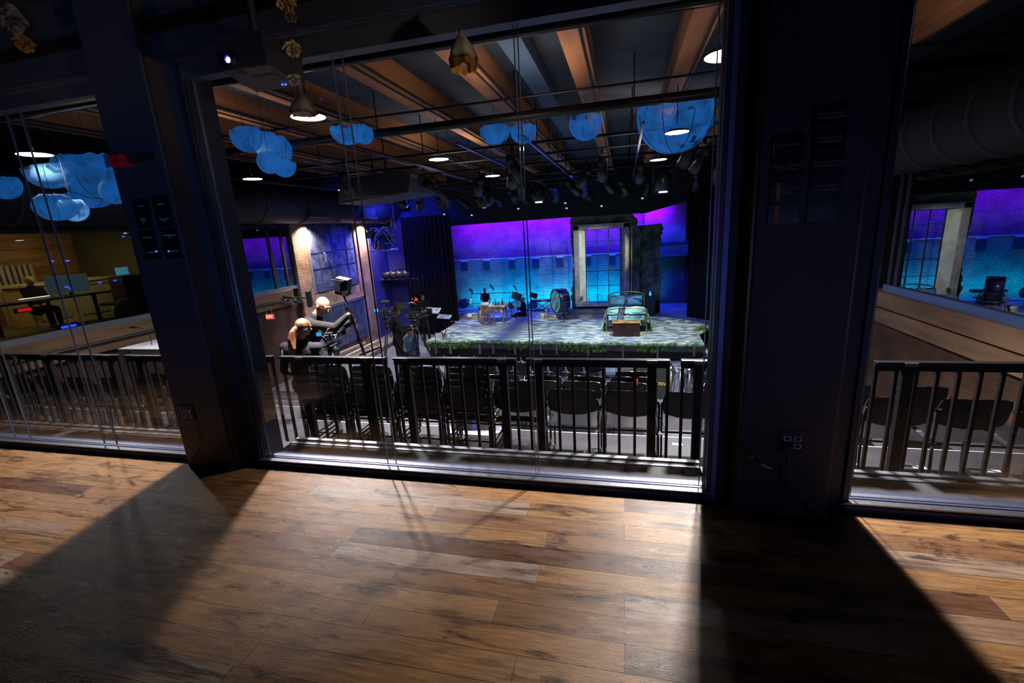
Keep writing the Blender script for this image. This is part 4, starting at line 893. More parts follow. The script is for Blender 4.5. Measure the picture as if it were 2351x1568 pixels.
# shawl
m = M().sheet([[V((-.27+.24*j/4-.02*i, -.04+.02*math.sin(j*3)-.045*max(0, i-3), .98-.115*i+.02*math.cos(j*2))) for j in range(5)] for i in range(6)], .02); sh = thing('shawl', 'grey-blue shawl hanging over the bed footboard onto the chest', 'shawl', (t.location.x, t.location.y, ZS)); m.build('cloth', mat('grey blue shawl', (.14, .17, .27), .9, col2=(.45, .48, .6), vscale=7), sh, True)
m = M(); m.sph((-.18, -.2, .45), (.20, .13, .05), 12).sph((-.02, -.24, .44), (.12, .08, .04), 10).build('shawl_heap', mat('pale shawl end', (.42, .46, .60), .9, var=.3, vscale=9), sh, True)
cx0, cx1 = sp(1407, 773).x, sp(1469, 773).x; t2 = thing('blanket_chest', 'dark reddish wooden chest with a honey-coloured lid at the foot of the bed', 'chest', ((cx0+cx1)/2, sp(1440, 773).y, ZS)); cw = (cx1-cx0)/2
M().box((-cw, 0, .02), (cw, .42, .50), .01).build('chest_body', mat('mahogany', (.035, .006, .004), .5, var=.25, vscale=6), t2); M().box((-cw-.02, -.02, .50), (cw+.02, .45, .54), .008).build('lid', mat('honey wood lid', (.52, .28, .07), .45, var=.2, vscale=6), t2)
M().box((-cw+.05, -.01, 0), (cw-.05, .0, .03)).build('plinth', BLK, t2); M().cyl((cw, .2, .42), (cw+.03, .2, .42), .02).build('side_knob', CHR, t2)
c = sp(1404, 765); o = M().obox((c.x, c.y+.35, ZS+.07), (.28, .2, .14), bev=.01).build('small_crate', mat('old crate', (.20, .12, .07), .8)); tag(o, 'small old crate on the floor left of the chest', 'crate')
c = sp(1492, 722); o = M().box((c.x-.16, 20.75, ZS), (c.x+.20, 21.15, ZS+.85)).build('bedside_cabinet', mat('dark slatted cabinet', (.03, .045, .05), .7)); tag(o, 'dark bedside cabinet right of the bed', 'cabinet')
l_ = thing('night_lamp', 'small cyan-lit glass lamp on the bedside cabinet', 'lamp', (c.x-.0, 20.9, ZS+.85)); M().lathe([(.02, 0), (.05, .03), (.045, .1), (.02, .18), (.03, .2)], cap=True, n=12).build('glass_body', mat('cyan glass', (.1, .5, .6), .2, emit=(.05, .5, .7), es=1.2), l_, True)
# ---- desk
WD = mat('honey oak', (.40, .22, .09), .5, var=.3, vscale=6, stretch=(1, .3, .3)); WD2 = mat('worn brown wood', (.28, .15, .09), .55, var=.3, vscale=8)
a, b = sp(1102, 744), sp(1158, 743); t = thing('writing_desk', 'oak writing desk with papers at stage left', 'desk', (a.x, a.y, ZS)); dw = b.x-a.x
M().box((-.08, -.05, .74), (dw+.08, .75, .78), .006).build('desk_top', WD, t); M().box((0, 0, .60), (dw, .04, .74)).box((0, .64, .60), (dw, .68, .74)).box((0, 0, .60), (.04, .68, .74)).box((dw-.04, 0, .6), (dw, .68, .74)).build('apron', WD, t)
M().box((.30, -.012, .62), (dw-.3, 0, .72)).build('drawer', WD, t); M().sph((dw/2, -.02, .67), .018).build('drawer_knob', CHR, t)
for xx in (.03, dw-.03):
    for yy in (.03, .65): M().cyl((xx, yy, 0), (xx, yy, .62), .022, .038, 10).build('leg', WD, t)
M().prism([(dw-.04, 0, .6), (dw-.04, 0, .45), (dw-.2, 0, .6)], (0, .03, 0)).prism([(.04, 0, .6), (.04, 0, .45), (.2, 0, .6)], (0, .03, 0)).build('bracket', WD, t)
D = V((a.x, a.y, ZS+.78)); PAP = mat('old white paper', (.62, .60, .56), .8, var=.1)
rnd = random.Random(8)
for i, (xx, yy, ww, hh, hgt, lab) in enumerate([(.02, .25, .34, .26, .14, 'thick pile of papers on the left of the desk'), (.40, .12, .5, .35, .012, 'loose white sheets at the middle of the desk'), (.85, .15, .32, .4, .02, 'scattered sheets at the right of the desk')]):
    o = M().obox(D+V((xx+ww/2, yy+hh/2, hgt/2)), (ww, hh, hgt), (0, 0, rnd.uniform(-.2, .2))).build('paper_pile', PAP); tag(o, lab, 'paper', 'papers on the writing desk')
for i, (px_, h, cc, lab, nm) in enumerate([(1120, .22, (.2, .4, .5), 'clear blue glass jar standing left on the desk', 'glass_jar'), (1127, .16, (.3, .5, .6), 'short glass tumbler on the desk beside the jar', 'glass_jar'), (1137, .30, (.03, .12, .2), 'dark conical flask in the middle of the desk', 'flask'), (1144, .2, (.25, .2, .15), 'small dark candlestick on the right of the desk', 'candlestick'), (1153, .34, (.04, .06, .12), 'dark tall bottle at the right end of the desk', 'bottle')]):
    c = at(px_, 690, Y=a.y+.4); o = M().lathe([(.05, 0), (.055, .02), (.05, h*.5), (.018, h*.75), (.02, h)], (c.x, a.y+.4, D.z), 12, True).build(nm, mat('desk glass %d' % i, cc, .15), smooth=True); tag(o, lab, nm.replace('_', ' '))
# desk chair
c = sp(1117, 748); t = thing('wooden_chair', 'small worn wooden chair with slatted back in front of the desk', 'chair', (c.x, c.y, ZS), -.35)
M().box((-.21, -.02, .42), (.21, .40, .455), .01).build('seat', WD2, t)
for xx in (-.18, .18):
    M().beam((xx, -.02, 0), (xx, -.04, .92), .035).build('leg', WD2, t); M().beam((xx, .37, 0), (xx, .36, .42), .035).build('leg', WD2, t)
M().box((-.18, -.05, .80), (.18, -.025, .92)).box((-.18, -.045, .55), (.18, -.025, .60)).box((-.03, -.045, .6), (.03, -.03, .8)).box((-.12, -.045, .6), (-.08, -.03, .8)).box((.08, -.045, .6), (.12, -.03, .8)).build('backrest', WD2, t)
M().box((-.18, -.03, .18), (.18, -.01, .21)).box((-.18, .36, .2), (.18, .38, .23)).box((-.19, 0, .14), (-.17, .37, .17)).box((.17, 0, .14), (.19, .37, .17)).build('stretcher', WD2, t)
# crates with paper left of the desk
c = sp(1084, 734); t = thing('paper_crate', 'low wooden crate holding crumpled white papers left of the desk', 'crate', (c.x, c.y, ZS)); M().box((-.35, 0, 0), (.3, .4, .26), .01).build('crate_box', mat('pale crate', (.30, .22, .14), .8), t); M().sph((-.12, -.03, .2), (.16, .06, .12), 10).sph((.05, .1, .28), (.2, .14, .04), 10).build('crumpled_paper', PAP, t, True)
c = sp(1062, 731); o = M().box((c.x-.3, c.y, ZS), (c.x+.3, c.y+.35, ZS+.14)).build('book_stack', mat('rosy book pile', (.34, .20, .22), .8)); tag(o, 'low flat pile of reddish books left of the paper crate', 'books')
# low table with books
a, b = sp(1258, 731), sp(1290, 732); t = thing('side_table', 'low splay-legged wooden table in front of the bass drum', 'table', ((a.x+b.x)/2, a.y, ZS)); hw = (b.x-a.x)/2+.12
M().box((-hw, -.05, .50), (hw, .42, .55), .006).build('table_top', WD2, t)
for xx in (-1, 1):
    for yy in (0, .36): M().beam((xx*(hw-.02), yy, 0), (xx*(hw-.16), yy, .5), .045).build('leg', WD, t)
T = t.location
def books(x, y, z, n, lab, seed, w=.26):
    rnd = random.Random(seed)
    for i in range(n):
        h = rnd.uniform(.035, .06); cc = rnd.choice([(.30, .22, .15), (.22, .14, .10), (.36, .30, .22), (.16, .18, .16)])
        tt = thing('book', '%s book, %s of the pile %s' % ({.30: 'tan', .22: 'brown', .36: 'pale', .16: 'grey-green'}[cc[0]], ['bottom', 'second', 'third', 'fourth', 'fifth', 'sixth'][i], lab), 'book', (x, y, z), rnd.uniform(-.3, .3), 'old books piled on the stage')
        M().box((-w/2, -.09, 0), (w/2, .09, h), .004).build('cover', mat('book %.2f' % cc[0], cc, .8), tt); M().box((-w/2+.01, -.093, .006), (w/2-.003, .08, h-.006)).build('pages', PAP, tt); z += h
books(sp(1245, 731).x, sp(1245, 731).y, ZS, 6, 'left of the low table', 1); books(sp(1265, 731).x, T.y+.2, ZS, 4, 'left underneath the low table', 2); books(sp(1276, 731).x, T.y+.2, ZS, 3, 'right underneath the low table', 3)
books(T.x+hw-.2, T.y+.2, ZS+.55, 3, 'on the low table', 4)
books(sp(1008, 773).x, sp(1008, 773).y, ZS, 3, 'at the left front corner of the stage', 5, .3); books(sp(1018, 771).x, sp(1018, 771).y, ZS, 2, 'just right of the corner pile', 6, .3)
# bass drum
c = sp(1297, 727); t = thing('bass_drum', 'big marching bass drum on a chrome cradle beside the window wall', 'drum', (c.x-.1, c.y-.7, ZS), -1.0)
R = .52; m = M(); m.cyl((0, -.22, .86), (0, .24, .86), R, n=36); m.build('drum_shell', mat('violet black drum shell', (.03, .02, .09), .2, .3), t, True)
M().cyl((0, -.232, .86), (0, -.222, .86), R-.03, n=36).build('drum_head', mat('drum head', (.14, .36, .38), .5), t)
M().cyl((0, -.25, .86), (0, -.20, .86), R+.015, n=36, caps=False).cyl((0, .20, .86), (0, .25, .86), R+.015, n=36, caps=False).build('hoop', mat('black hoop', (.02, .02, .05), .3), t, True)
for i in range(10):
    a_ = 2*PI*i/10; M().cyl(((R+.02)*math.cos(a_), -.2, .86+(R+.02)*math.sin(a_)), ((R+.02)*math.cos(a_), .2, .86+(R+.02)*math.sin(a_)), .012, n=6).build('tension_rod', CHR, t)
M().beam((-.35, 0, 0), (.1, 0, .4), .03).beam((.35, 0, 0), (-.1, 0, .4), .03).beam((-.35, .2, 0), (.35, .2, .0), .03).build('cradle', CHR, t)
# kick drum with cyan head, snare/tom and stands
def drum(px_, py, y, r, d, lab, colr, stand=True, rz=-.1):
    c = at(px_, py, Y=y); t = thing('drum', lab, 'drum', (c.x, y, ZS), rz); h = c.z-ZS
    M().cyl((0, 0, h), (0, d, h), r, n=28).build('drum_shell', mat('dark drum', (.02, .03, .08), .25, .3), t, True); M().cyl((0, -.012, h), (0, 0, h), r-.02, n=28).build('drum_head', mat('cyan head %s' % str(colr), colr, .5), t)
    m = M()
    for s in (-1, 1): m.beam((s*r*.8, d/2, 0), (s*r*.5, d/2, h), .02)
    m.build('spur', CHR, t)
drum(1186, 699, 21.6, .24, .4, 'upright drum with a bright cyan head at centre stage', (.15, .6, .62)); drum(1173, 703, 22.3, .16, .3, 'small dark drum left of the cyan-headed drum', (.03, .12, .3))
drum(1062, 698, 22.3, .24, .4, 'dark blue drum at the left edge of the band area', (.02, .08, .25)); drum(1222, 702, 22.4, .22, .3, 'dim blue drum behind the seated drummer', (.03, .15, .4))
def stand(px_, py, y, lab, rot, w=.5, h=.35, mt=None, nm='music_stand', cat='music stand'):
    c = at(px_, py, Y=y); base = ZS if y > 16.5 else ZF; t = thing(nm, lab, cat, (c.x, y, base)); hh = c.z-base
    M().obox((0, 0, hh), (w, .015, h), rot, .004).build('tray', mt or BLK, t); M().cyl((0, .03, .25), (0, .03, hh), .012).build('pole', BLKG, t)
    for i in range(3): a_ = i*2.09+.4; M().beam((0, .03, .3), (.28*math.cos(a_), .03+.28*math.sin(a_), .01), .016).build('leg', BLKG, t)
stand(1186, 680, 20.3, 'black music stand with tilted tray above the cyan-headed drum', (-.3, .35, 0), .48, .32); stand(1174, 700, 20.2, 'tilted black music stand left of the drummer', (0, .9, 0), .35, .10)
stand(1225, 678, 22.5, 'round black cymbal shape behind the drummer', (0, .3, 0), .40, .26, nm='cymbal', cat='cymbal')
PURPLE_LIT = mat('sheet music', (.20, .18, .27), .8)  # purple light on the sheets is tinted into the paper
stand(992, 713, 15.6, 'music stand holding pale sheet music left of the stage', (-1.1, .05, 0), .62, .35, PURPLE_LIT); stand(1020, 727, 16.6, 'low music stand with bluish sheets near the stage corner', (-1.2, .08, 0), .55, .3, PURPLE_LIT)
# keyboards
def keyboard(px_, py, y, w, lab, logo=False):
    c = at(px_, py, Y=y); t = thing('keyboard', lab, 'keyboard', (c.x, y, ZS)); h = c.z-ZS
    M().box((-w/2, 0, h-.05), (w/2, .3, h+.05), .01).build('case', mat('black keyboard case', (.012, .012, .02), .4), t); M().box((-w/2+.06, .01, h+.05), (w/2-.06, .14, h+.058)).build('keys', mat('ivory keys', (.6, .6, .62), .4), t)
    m = M(); m.beam((-w*.35, .1, 0), (w*.3, .1, h-.05), .03).beam((w*.35, .15, 0), (-w*.3, .15, h-.05), .03).build('x_stand', BLKG, t)
    if logo: text('lettering', 'Nord', .12, mat('white lettering', (.75, .7, .8), .5), t, Matrix.Translation((w*.12, -.006, h)) @ FACE_CAM)
keyboard(1243, 691, 22.0, 1.1, 'black keyboard with white lettering left of the bass drum', True); keyboard(1165, 720, 22.2, .9, 'low dark keyboard behind the desk'); keyboard(1235, 713, 22.2, .8, 'lower keyboard under the lettered one')
t = thing('tubular_rack', 'dark percussion rack with small cymbals behind the desk', 'rack', V((at(1105, 690, Y=22.0).x, 22.0, ZS)))
m = M();
for x in (-.5, .0, .45, 1.5, 1.9): m.cyl((x, 0, 0), (x, 0, 1.1), .015, n=6)
m.cyl((-.5, 0, 1.0), (1.9, 0, 1.0), .02, n=6).cyl((-.5, 0, .5), (1.9, 0, .5), .015, n=6).build('rack_tubes', CHR, t)
for x, z, r in ((-.5, 1.15, .16), (.6, 1.3, .18), (1.8, 1.25, .15)): M().cyl((x, 0, z), (x+.02, 0, z+.012), r, n=20).build('cymbal', mat('bronze cymbal', (.35, .25, .1), .3, .9), t)
for i, (px_, py, cc) in enumerate([(1082, 688, (1, 1, 1)), (1080, 694, (.7, 1, 1)), (1139, 713, (.1, 1, .9)), (1155, 713, (.2, 1, .8)), (1253, 712, (.1, 1, .8)), (1296, 712, (.2, 1, .9)), (1181, 723, (.1, .5, 1))]):
    c = at(px_, py, Y=21.7); o = M().sph(c, .025, 8).build('stand_light', mat('stand light %d' % i, cc, .3, emit=cc, es=3)); tag(o, 'tiny glowing stand light among the band gear, %s from the left' % ordn[i], 'light', 'tiny stand lights in the band area')
for k, (px_, py) in enumerate([(1155, 728), (1284, 716)]):
    o = M().lathe([(.045, 0), (.05, .03), (.05, .2), (.016, .3), (.018, .38)], sp(px_, py+12), 12, True).build('bottle', mat('green blue bottle', (.03, .15, .18), .1), smooth=True); tag(o, ['dark green bottle standing right of the desk', 'blue bottle standing under the right of the low table'][k], 'bottle')

# ================================================================== PEOPLE
def cap(m, p, q, r1, r2, n=12):
    m.cyl(p, q, r1, r2, n); m.sph(p, r1, n); m.sph(q, r2, n)
def head_shape(m, c, f, u, s=1.0, bald=True):
    """skull, jaw, nose, ears around centre c; f = facing, u = crown direction"""
    f = f.normalized(); r = f.cross(u).normalized(); u = r.cross(f).normalized(); R = Matrix((r, f, u)).transposed()
    m.sph(c+u*.025*s-f*.008*s, (.074*s, .094*s, .092*s), 18, R); m.sph(c+f*.028*s-u*.035*s, (.056*s, .064*s, .070*s), 16, R); m.sph(c+f*.048*s-u*.078*s, (.032*s, .034*s, .026*s), 12, R)
    m.cyl(c+f*.085*s+u*.012*s, c+f*.108*s-u*.022*s, .009*s, .015*s, 8); m.sph(c+f*.106*s-u*.024*s, .015*s, 8)
    m.sph(c+f*.082*s-u*.052*s, (.024*s, .013*s, .009*s), 8, R); m.sph(c+f*.080*s+u*.030*s, (.050*s, .014*s, .011*s), 10, R)
    for k in (-1, 1): m.sph(c+r*.075*k*s-f*.005*s-u*.010*s, (.010*s, .020*s, .030*s), 10, R)
    return r, f, u
def hand_grip(m, c, ax, out, s=1.0):
    """hand closed round a rod with axis ax through c; out = from rod towards the wrist"""
    ax = ax.normalized(); out = (out-ax*out.dot(ax)).normalized(); sd = ax.cross(out).normalized(); s *= .90
    m.sph(c+out*.040*s, (.030*s, .026*s, .044*s), 12, Matrix((sd, out, ax)).transposed()); m.sph(c+out*.052*s-sd*.008*s, .027*s, 10)
    for i in range(4):
        o = ax*(-.033+.021*i)*s; rr = (.029-.001*abs(i-1.5))*s; pp = []
        for j in range(6):
            a = -.5+j*.62; pp.append(c+o+(out*math.cos(a)+sd*math.sin(a))*rr*(1.05 if j in (1, 3) else 1))
        for a_, b_ in zip(pp, pp[1:]): cap(m, a_, b_, .0105*s, .0095*s, 8)
    tp = [c+out*.035*s+ax*.035*s-sd*.012*s, c-sd*.034*s+ax*.046*s+out*.008*s, c-sd*.026*s+ax*.042*s-out*.022*s]
    for a_, b_ in zip(tp, tp[1:]): cap(m, a_, b_, .0125*s, .0105*s, 8)
def hand_open(m, c, d, n_, s=1.0):
    d = d.normalized(); sd = d.cross(n_).normalized(); nn = sd.cross(d)
    m.sph(c+d*.035*s, (.036*s, .044*s, .017*s), 12, Matrix((sd, d, nn)).transposed())
    for i in range(4):
        L = (.062, .074, .070, .056)[i]*s; b = c+d*.068*s+sd*(.027-.018*i)*s; e1 = b+d*L*.5-nn*.008*s; e2 = e1+d*L*.38-nn*.022*s; cap(m, b-d*.02*s, e1, .0105*s, .0095*s, 8); cap(m, e1, e2, .0095*s, .008*s, 8)
    cap(m, c+sd*.030*s+d*.01*s, c+sd*.055*s+d*.045*s-nn*.01*s, .0125*s, .011*s, 8); cap(m, c+sd*.055*s+d*.045*s-nn*.01*s, c+sd*.050*s+d*.075*s-nn*.02*s, .011*s, .009*s, 8)
def person(lab, J, f, u, top_m, bot_m, skin, hair_m=None, hair=None, vox=.011, s=1.0, base=None, hands=None, long_=1, grip=None):
    """J: joints in world space"""
    b0 = base or V((J['pelvis'].x, J['pelvis'].y, min(J['footL'].z, J['footR'].z)))
    t = thing('person', lab, 'person', b0)
    m = M(); hc = J['head']; r, f, u = head_shape(m, hc, f, u, s)
    cap(m, hc-u*.06*s-f*.015*s, J['neck'], .054*s, .062*s)
    ch, pe = J['chest'], J['pelvis']
    def torso(m, g):
        sh = (J['shL']-J['shR']); sd = sh.normalized(); upd = (ch-pe).normalized(); fr = sd.cross(upd).normalized(); R = Matrix((sd, fr, upd)).transposed()
        wsh = sh.length/2
        m.sph(ch+upd*.02, (wsh*.98*g, .115*s*g, .17*s*g), 16, R); m.sph(ch.lerp(pe, .5), (.155*s*g, .105*s*g, .19*s*g), 16, R); m.sph(pe, (.165*s*g, .115*s*g, .13*s*g), 16, R)
        cap(m, J['shL'], J['shR'], .064*s*g, .064*s*g); cap(m, J['neck']-upd*.02, ch, .075*s*g, .11*s*g)
    torso(m, .9)
    for k in 'LR':
        cap(m, J['sh'+k], J['el'+k], .043*s, .036*s); cap(m, J['el'+k], J['ha'+k], .037*s, .026*s)
        if 'kn'+k in J: cap(m, pe+(J['sh'+k]-ch).normalized()*.09*s, J['kn'+k], .08*s, .05*s); cap(m, J['kn'+k], J['foot'+k]+V((0, 0, .07)), .05*s, .035*s); fd = V((f.x, f.y, 0)).normalized(); cap(m, J['foot'+k]+V((0, 0, .045)), J['foot'+k]+fd*.16+V((0, 0, .035)), .038, .032)
        if grip and k in grip: hand_grip(m, grip[k][0], grip[k][1], J['ha'+k]-grip[k][0], s)
        else: hand_open(m, J['ha'+k], J['ha'+k]-J['el'+k], V((0, 0, 1)) if abs((J['ha'+k]-J['el'+k]).normalized().z) < .9 else f, s)
    body = meshobj('body', remesh(m, vox), skin, t)
    m = M(); torso(m, 1.08)
    for k in 'LR':
        cap(m, J['sh'+k], J['el'+k], .062*s, .052*s); d = (J['ha'+k]-J['el'+k]).normalized(); cap(m, J['el'+k], J['ha'+k]-d*.03, .052*s, .036*s)
    m.cyl(J['neck']+u*.01, J['neck']-u*.05, .068*s, .095*s, 14)
    meshobj('top', remesh(m, vox*1.2, 5), top_m, t)
    if 'knL' in J:
        m = M(); upd = (ch-pe).normalized(); sd = (J['shL']-J['shR']).normalized(); m.sph(pe-upd*.03, (.175*s, .135*s, .14*s), 14, Matrix((sd, sd.cross(upd).normalized(), upd)).transposed())
        for k in 'LR': cap(m, pe+(J['sh'+k]-ch).normalized()*.09*s-upd*.03, J['kn'+k], .098*s, .066*s); cap(m, J['kn'+k], J['foot'+k]+V((0, 0, .10)), .066*s, .055*s)
        meshobj('trousers', remesh(m, vox*1.3, 5), bot_m, t)
        m = M(); fd = V((f.x, f.y, 0)).normalized()
        for k in 'LR': cap(m, J['foot'+k]+V((0, 0, .045))-fd*.03, J['foot'+k]+fd*.18+V((0, 0, .038)), .048, .042)
        meshobj('shoes', remesh(m, vox*1.3, 2), BLK, t)
    if hair: 
        m = M(); hair(m, hc, r, f, u); meshobj('hair', remesh(m, vox*.9, 3), hair_m, t)
    return t, r, f, u
def strands_mat(name, c1, c2):
    return mat(name, c1, .42, col2=c2, vscale=30, stretch=(1, 1, .12), bump=.6, bscale=60)
CLG = mat('charcoal sweater', (.013, .013, .012), .95, spec=.15, var=.25, vscale=30, bump=.3, bscale=120); CLB = mat('black trousers', (.008, .008, .010), .95, spec=.15)
# bald man raising the lamp pole
Ym = 5.35
Z1 = -1.12
A = lambda x, y, yy=Ym: at(x, y, Y=yy)
hm = A(741, 703); fdir = V((.80, -.25, -.42)); 
J = dict(head=hm, neck=A(725, 726), chest=A(718, 760), pelvis=A(741, 822), shL=A(706, 739, Ym+.17), shR=A(712, 744, Ym-.17),
         elR=A(770, 752, Ym-.30), haR=A(800, 722, Ym-.20), elL=A(766, 762, Ym+.15), haL=A(812, 736, Ym+.04))
J['pelvis'].z = max(J['pelvis'].z, -.28)
px = J['pelvis']; J['knL'] = V((px.x+.10, px.y+.15, -.68)); J['knR'] = V((px.x+.16, px.y-.12, -.66)); J['footL'] = V((px.x-.02, px.y+.18, Z1)); J['footR'] = V((px.x+.12, px.y-.15, Z1))
pA_, pB_ = A(787, 672, Ym-.12), A(835, 808, Ym-.02)
g1, g2 = A(806, 712, Ym-.11), A(817, 733, Ym-.08); axp = (pA_-pB_).normalized()
def proj_on(p): return pB_+axp*((p-pB_).dot(axp))
man, r_, f_, u_ = person('bald bearded person in a charcoal sweater and glasses, raising a lamp pole with both hands', J, fdir, V((.38, -.05, .9)), CLG, CLB, SKIN, mat('trimmed beard', (.06, .035, .025), .8), 
    lambda m, c, r, f, u: (m.sph(c+f*.038-u*.075, (.046, .046, .036), 12, Matrix((r, f, u)).transposed()), [cap(m, c+r*.066*k+f*.005-u*.03, c+r*.05*k+f*.045-u*.065, .014, .02) for k in (-1, 1)]), vox=.008, s=1.1, grip={'R': (proj_on(g1), axp), 'L': (proj_on(g2), axp)})
m = M(); hc = hm
for k in (-1, 1): m.tube([hc+f_*.108+r_*(.033*k+.024*math.cos(a))+u_*(.012+.019*math.sin(a)) for a in [i*PI/6 for i in range(13)]], .0024, 5); m.tube([hc+f_*.105+r_*.057*k+u_*.014, hc+r_*.078*k+u_*.012, hc-f_*.02+r_*.076*k], .0022, 5)
m.tube([hc+f_*.112+r_*.010+u_*.014, hc+f_*.112-r_*.010+u_*.014], .0024, 5); m.build('glasses', mat('dark glasses frame', (.05, .04, .04), .3), man, True, True)
t = thing('lamp_pole', 'long black telescopic pole carrying a barn-door lamp head', 'light stand', pB_+V((0, 0, 0)))
foot = pB_-axp*.9; foot = pB_+(pB_-pA_).normalized()*((pB_.z-Z1)/abs(axp.z)*.99)
M().cyl(foot, proj_on(g2)-axp*.3, .019).cyl(proj_on(g2)-axp*.3, pA_+axp*.05, .012).build('telescopic_tube', BLKG, t, True, True)
M().cyl(proj_on(g2)-axp*.34, proj_on(g2)-axp*.26, .03).build('clamp_collar', BLK, t, True, True)
lh = A(788, 657, Ym-.12)
m = M(); m.obox(lh, (.17, .12, .22), (.1, .25, .1), .008).build('lamp_head', mat('black lamp housing', (.012, .012, .014), .5), t, world=True)
for pp in ([(768, 648), (779, 645), (781, 672), (770, 668)], [(757, 641), (789, 645), (783, 650), (766, 647)], [(783, 669), (798, 668), (793, 681), (786, 678)]):
    M().prism([A(x, y, Ym-.2) for x, y in pp], (0, .012, 0)).build('barn_door', BLK, t, world=True)
M().tube([A(795, 650), A(799, 665), A(795, 680)], .008, 6).build('yoke', BLKG, t, True, True)
# woman with the pony tail
Yp = 4.97
hw_ = at(697, 752, Y=Yp); B = lambda x, y, yy=Yp: at(x, y, Y=yy)
J = dict(head=hw_, neck=B(688, 779), chest=B(690, 812), pelvis=B(700, 880), shL=B(654, 797, Yp-.02), shR=B(731, 797, Yp+.02), elL=B(652, 850, Yp+.05), haL=B(690, 862, Yp+.25), elR=B(750, 848, Yp+.02), haR=B(738, 832, Yp+.12))
px = J['pelvis']; J['knL'] = V((px.x-.08, px.y+.1, -.68)); J['knR'] = V((px.x+.14, px.y+.08, -.68)); J['footL'] = V((px.x-.10, px.y+.05, Z1)); J['footR'] = V((px.x+.12, px.y, Z1))
def pony(m, c, r, f, u):
    R = Matrix((r, f, u)).transposed()
    m.sph(c+u*.030-f*.022, (.086, .096, .094), 18, R); m.sph(c-f*.05-u*.02, (.070, .055, .06), 12, R)
    b = c-f*.108-u*.012; m.sph(b, (.026, .028, .026), 10)
    for i in range(16):
        rr = random.Random(i+40); a = 2*PI*i/16; o1 = r*math.cos(a)*.018+f*math.sin(a)*.018; spread = .055+.035*rr.random()
        pts = [b+o1, b-f*.028-u*.055+o1*1.3, b-f*.030-u*.15+o1*2.0, b-f*.02-u*.26+r*math.cos(a)*spread+f*math.sin(a)*.02, b-u*(.36+.05*rr.random())+r*math.cos(a)*spread*.8+r*rr.uniform(-.01, .01)]
        for k, (p, q) in enumerate(zip(pts, pts[1:])): cap(m, p, q, (.017, .019, .017, .012)[k], (.019, .017, .012, .004)[k], 7)
HAIRB = strands_mat('copper blond hair', (.07, .024, .008), (.20, .085, .03))
wo, r_, f_, u_ = person('person with a long copper-blond ponytail in a dark grey jacket, seen from behind', J, V((.38, .88, -.25)), V((.05, 0, 1)), mat('dark grey jacket', (.015, .014, .017), .9, spec=.2, var=.25, vscale=12, bump=.4, bscale=30), CLB, SKIN2, HAIRB, pony, vox=.008)
M().tube([hw_-f_*.100+r_*.028*math.cos(a)+u_*.030*math.sin(a)-u_*.012 for a in [i*PI/6 for i in range(12)]], .008, 6, True).build('hair_tie', BLK, wo, True, True)
M().tube([hw_-f_*.1+u_*.0, hw_-f_*.03+r_*.088-u_*.02, hw_+f_*.02+r_*.083-u_*.04], .006, 5).build('headset_band', BLK, wo, True, True)
c = B(638, 812, Yp-.1); o = M().prism([B(632, 822, Yp-.1), B(647, 803, Yp-.1), B(648, 825, Yp-.1)], (0, .01, 0)).build('paper_sheet', WHT); tag(o, 'white sheet of paper held at the left side of the ponytailed person', 'paper')

# ================================================================== CAMERA GEAR
GR = mat('black camera plastic', (.022, .022, .026), .28, .2); SCR = mat('blue monitor screen', (.02, .2, .7), .3, emit=(.02, .25, .9), es=1.6); GRY = mat('grey metal knob', (.30, .30, .34), .3, .8)
def video_camera(px_, py, Y, s, lab, face=0.35, mic=False, mon=True):
    c = at(px_, py, Y=Y); t = thing('video_camera', lab, 'camera', c, face)
    k = s
    M().box((-.07*k, -.16*k, -.07*k), (.07*k, .14*k, .08*k), .008*k).box((-.05*k, -.26*k, -.05*k), (.05*k, -.16*k, .05*k), .006*k).build('camera_body', GR, t)
    M().cyl((0, .14*k, 0), (0, .42*k, 0), .052*k, .062*k, 20).cyl((0, .2*k, 0), (0, .24*k, 0), .068*k, n=20).cyl((0, .30*k, 0), (0, .33*k, 0), .070*k, n=20).build('lens', GR, t, True)
    M().box((-.10*k, .42*k, -.08*k), (.10*k, .48*k, .08*k)).build('matte_box', GR, t); M().tube([(0, -.12*k, .08*k), (0, -.11*k, .15*k), (0, .10*k, .16*k), (0, .12*k, .08*k)], .012*k, 8).build('handle', GR, t, True)
    M().cyl((-.04*k, -.2*k, -.09*k), (-.04*k, .42*k, -.09*k), .009*k).cyl((.04*k, -.2*k, -.09*k), (.04*k, .42*k, -.09*k), .009*k).build('rods', CHR, t)
    M().tube(smooth_pts([(.05*k, -.15*k, .0), (.13*k, -.1*k, -.05*k), (.12*k, .05*k, .06*k), (.06*k, .1*k, .0)]), .006*k, 6).tube(smooth_pts([(-.05*k, -.15*k, .05*k), (-.12*k, -.1*k, -.02*k), (-.10*k, .05*k, .09*k), (-.05*k, .12*k, .03*k)]), .006*k, 6).build('cable', GR, t, True)
    for i, p in enumerate([(.075, -.1, .03), (.075, 0, .05), (.075, .08, -.02), (0, -.27, .02), (.03, -.27, -.02), (-.03, -.265, .03)]): M().sph(V(p)*k, .010*k, 8).build('knob', GRY, t, True)
    if mon: q = M().box((-.23*k, -.18*k, .02*k), (-.10*k, -.15*k, .11*k), .004).build('monitor', GR, t); M().box((-.222*k, -.184*k, .03*k), (-.108*k, -.18*k, .102*k)).build('screen', SCR, q)
    M().cyl((.09*k, -.05*k, -.02*k), (.09*k, .10*k, -.02*k), .045*k, n=14).build('follow_focus', GR, t, True)
    if mic:
        M().sph((.0, .02*k, .24*k), (.13*k, .05*k, .045*k), 16).build('furry_microphone', mat('grey fur windshield', (.06, .06, .065), 1, bump=1, bscale=90), t, True); M().cyl((0, .02*k, .15*k), (0, .03*k, .22*k), .01).build('mic_mount', GR, t)
    return t
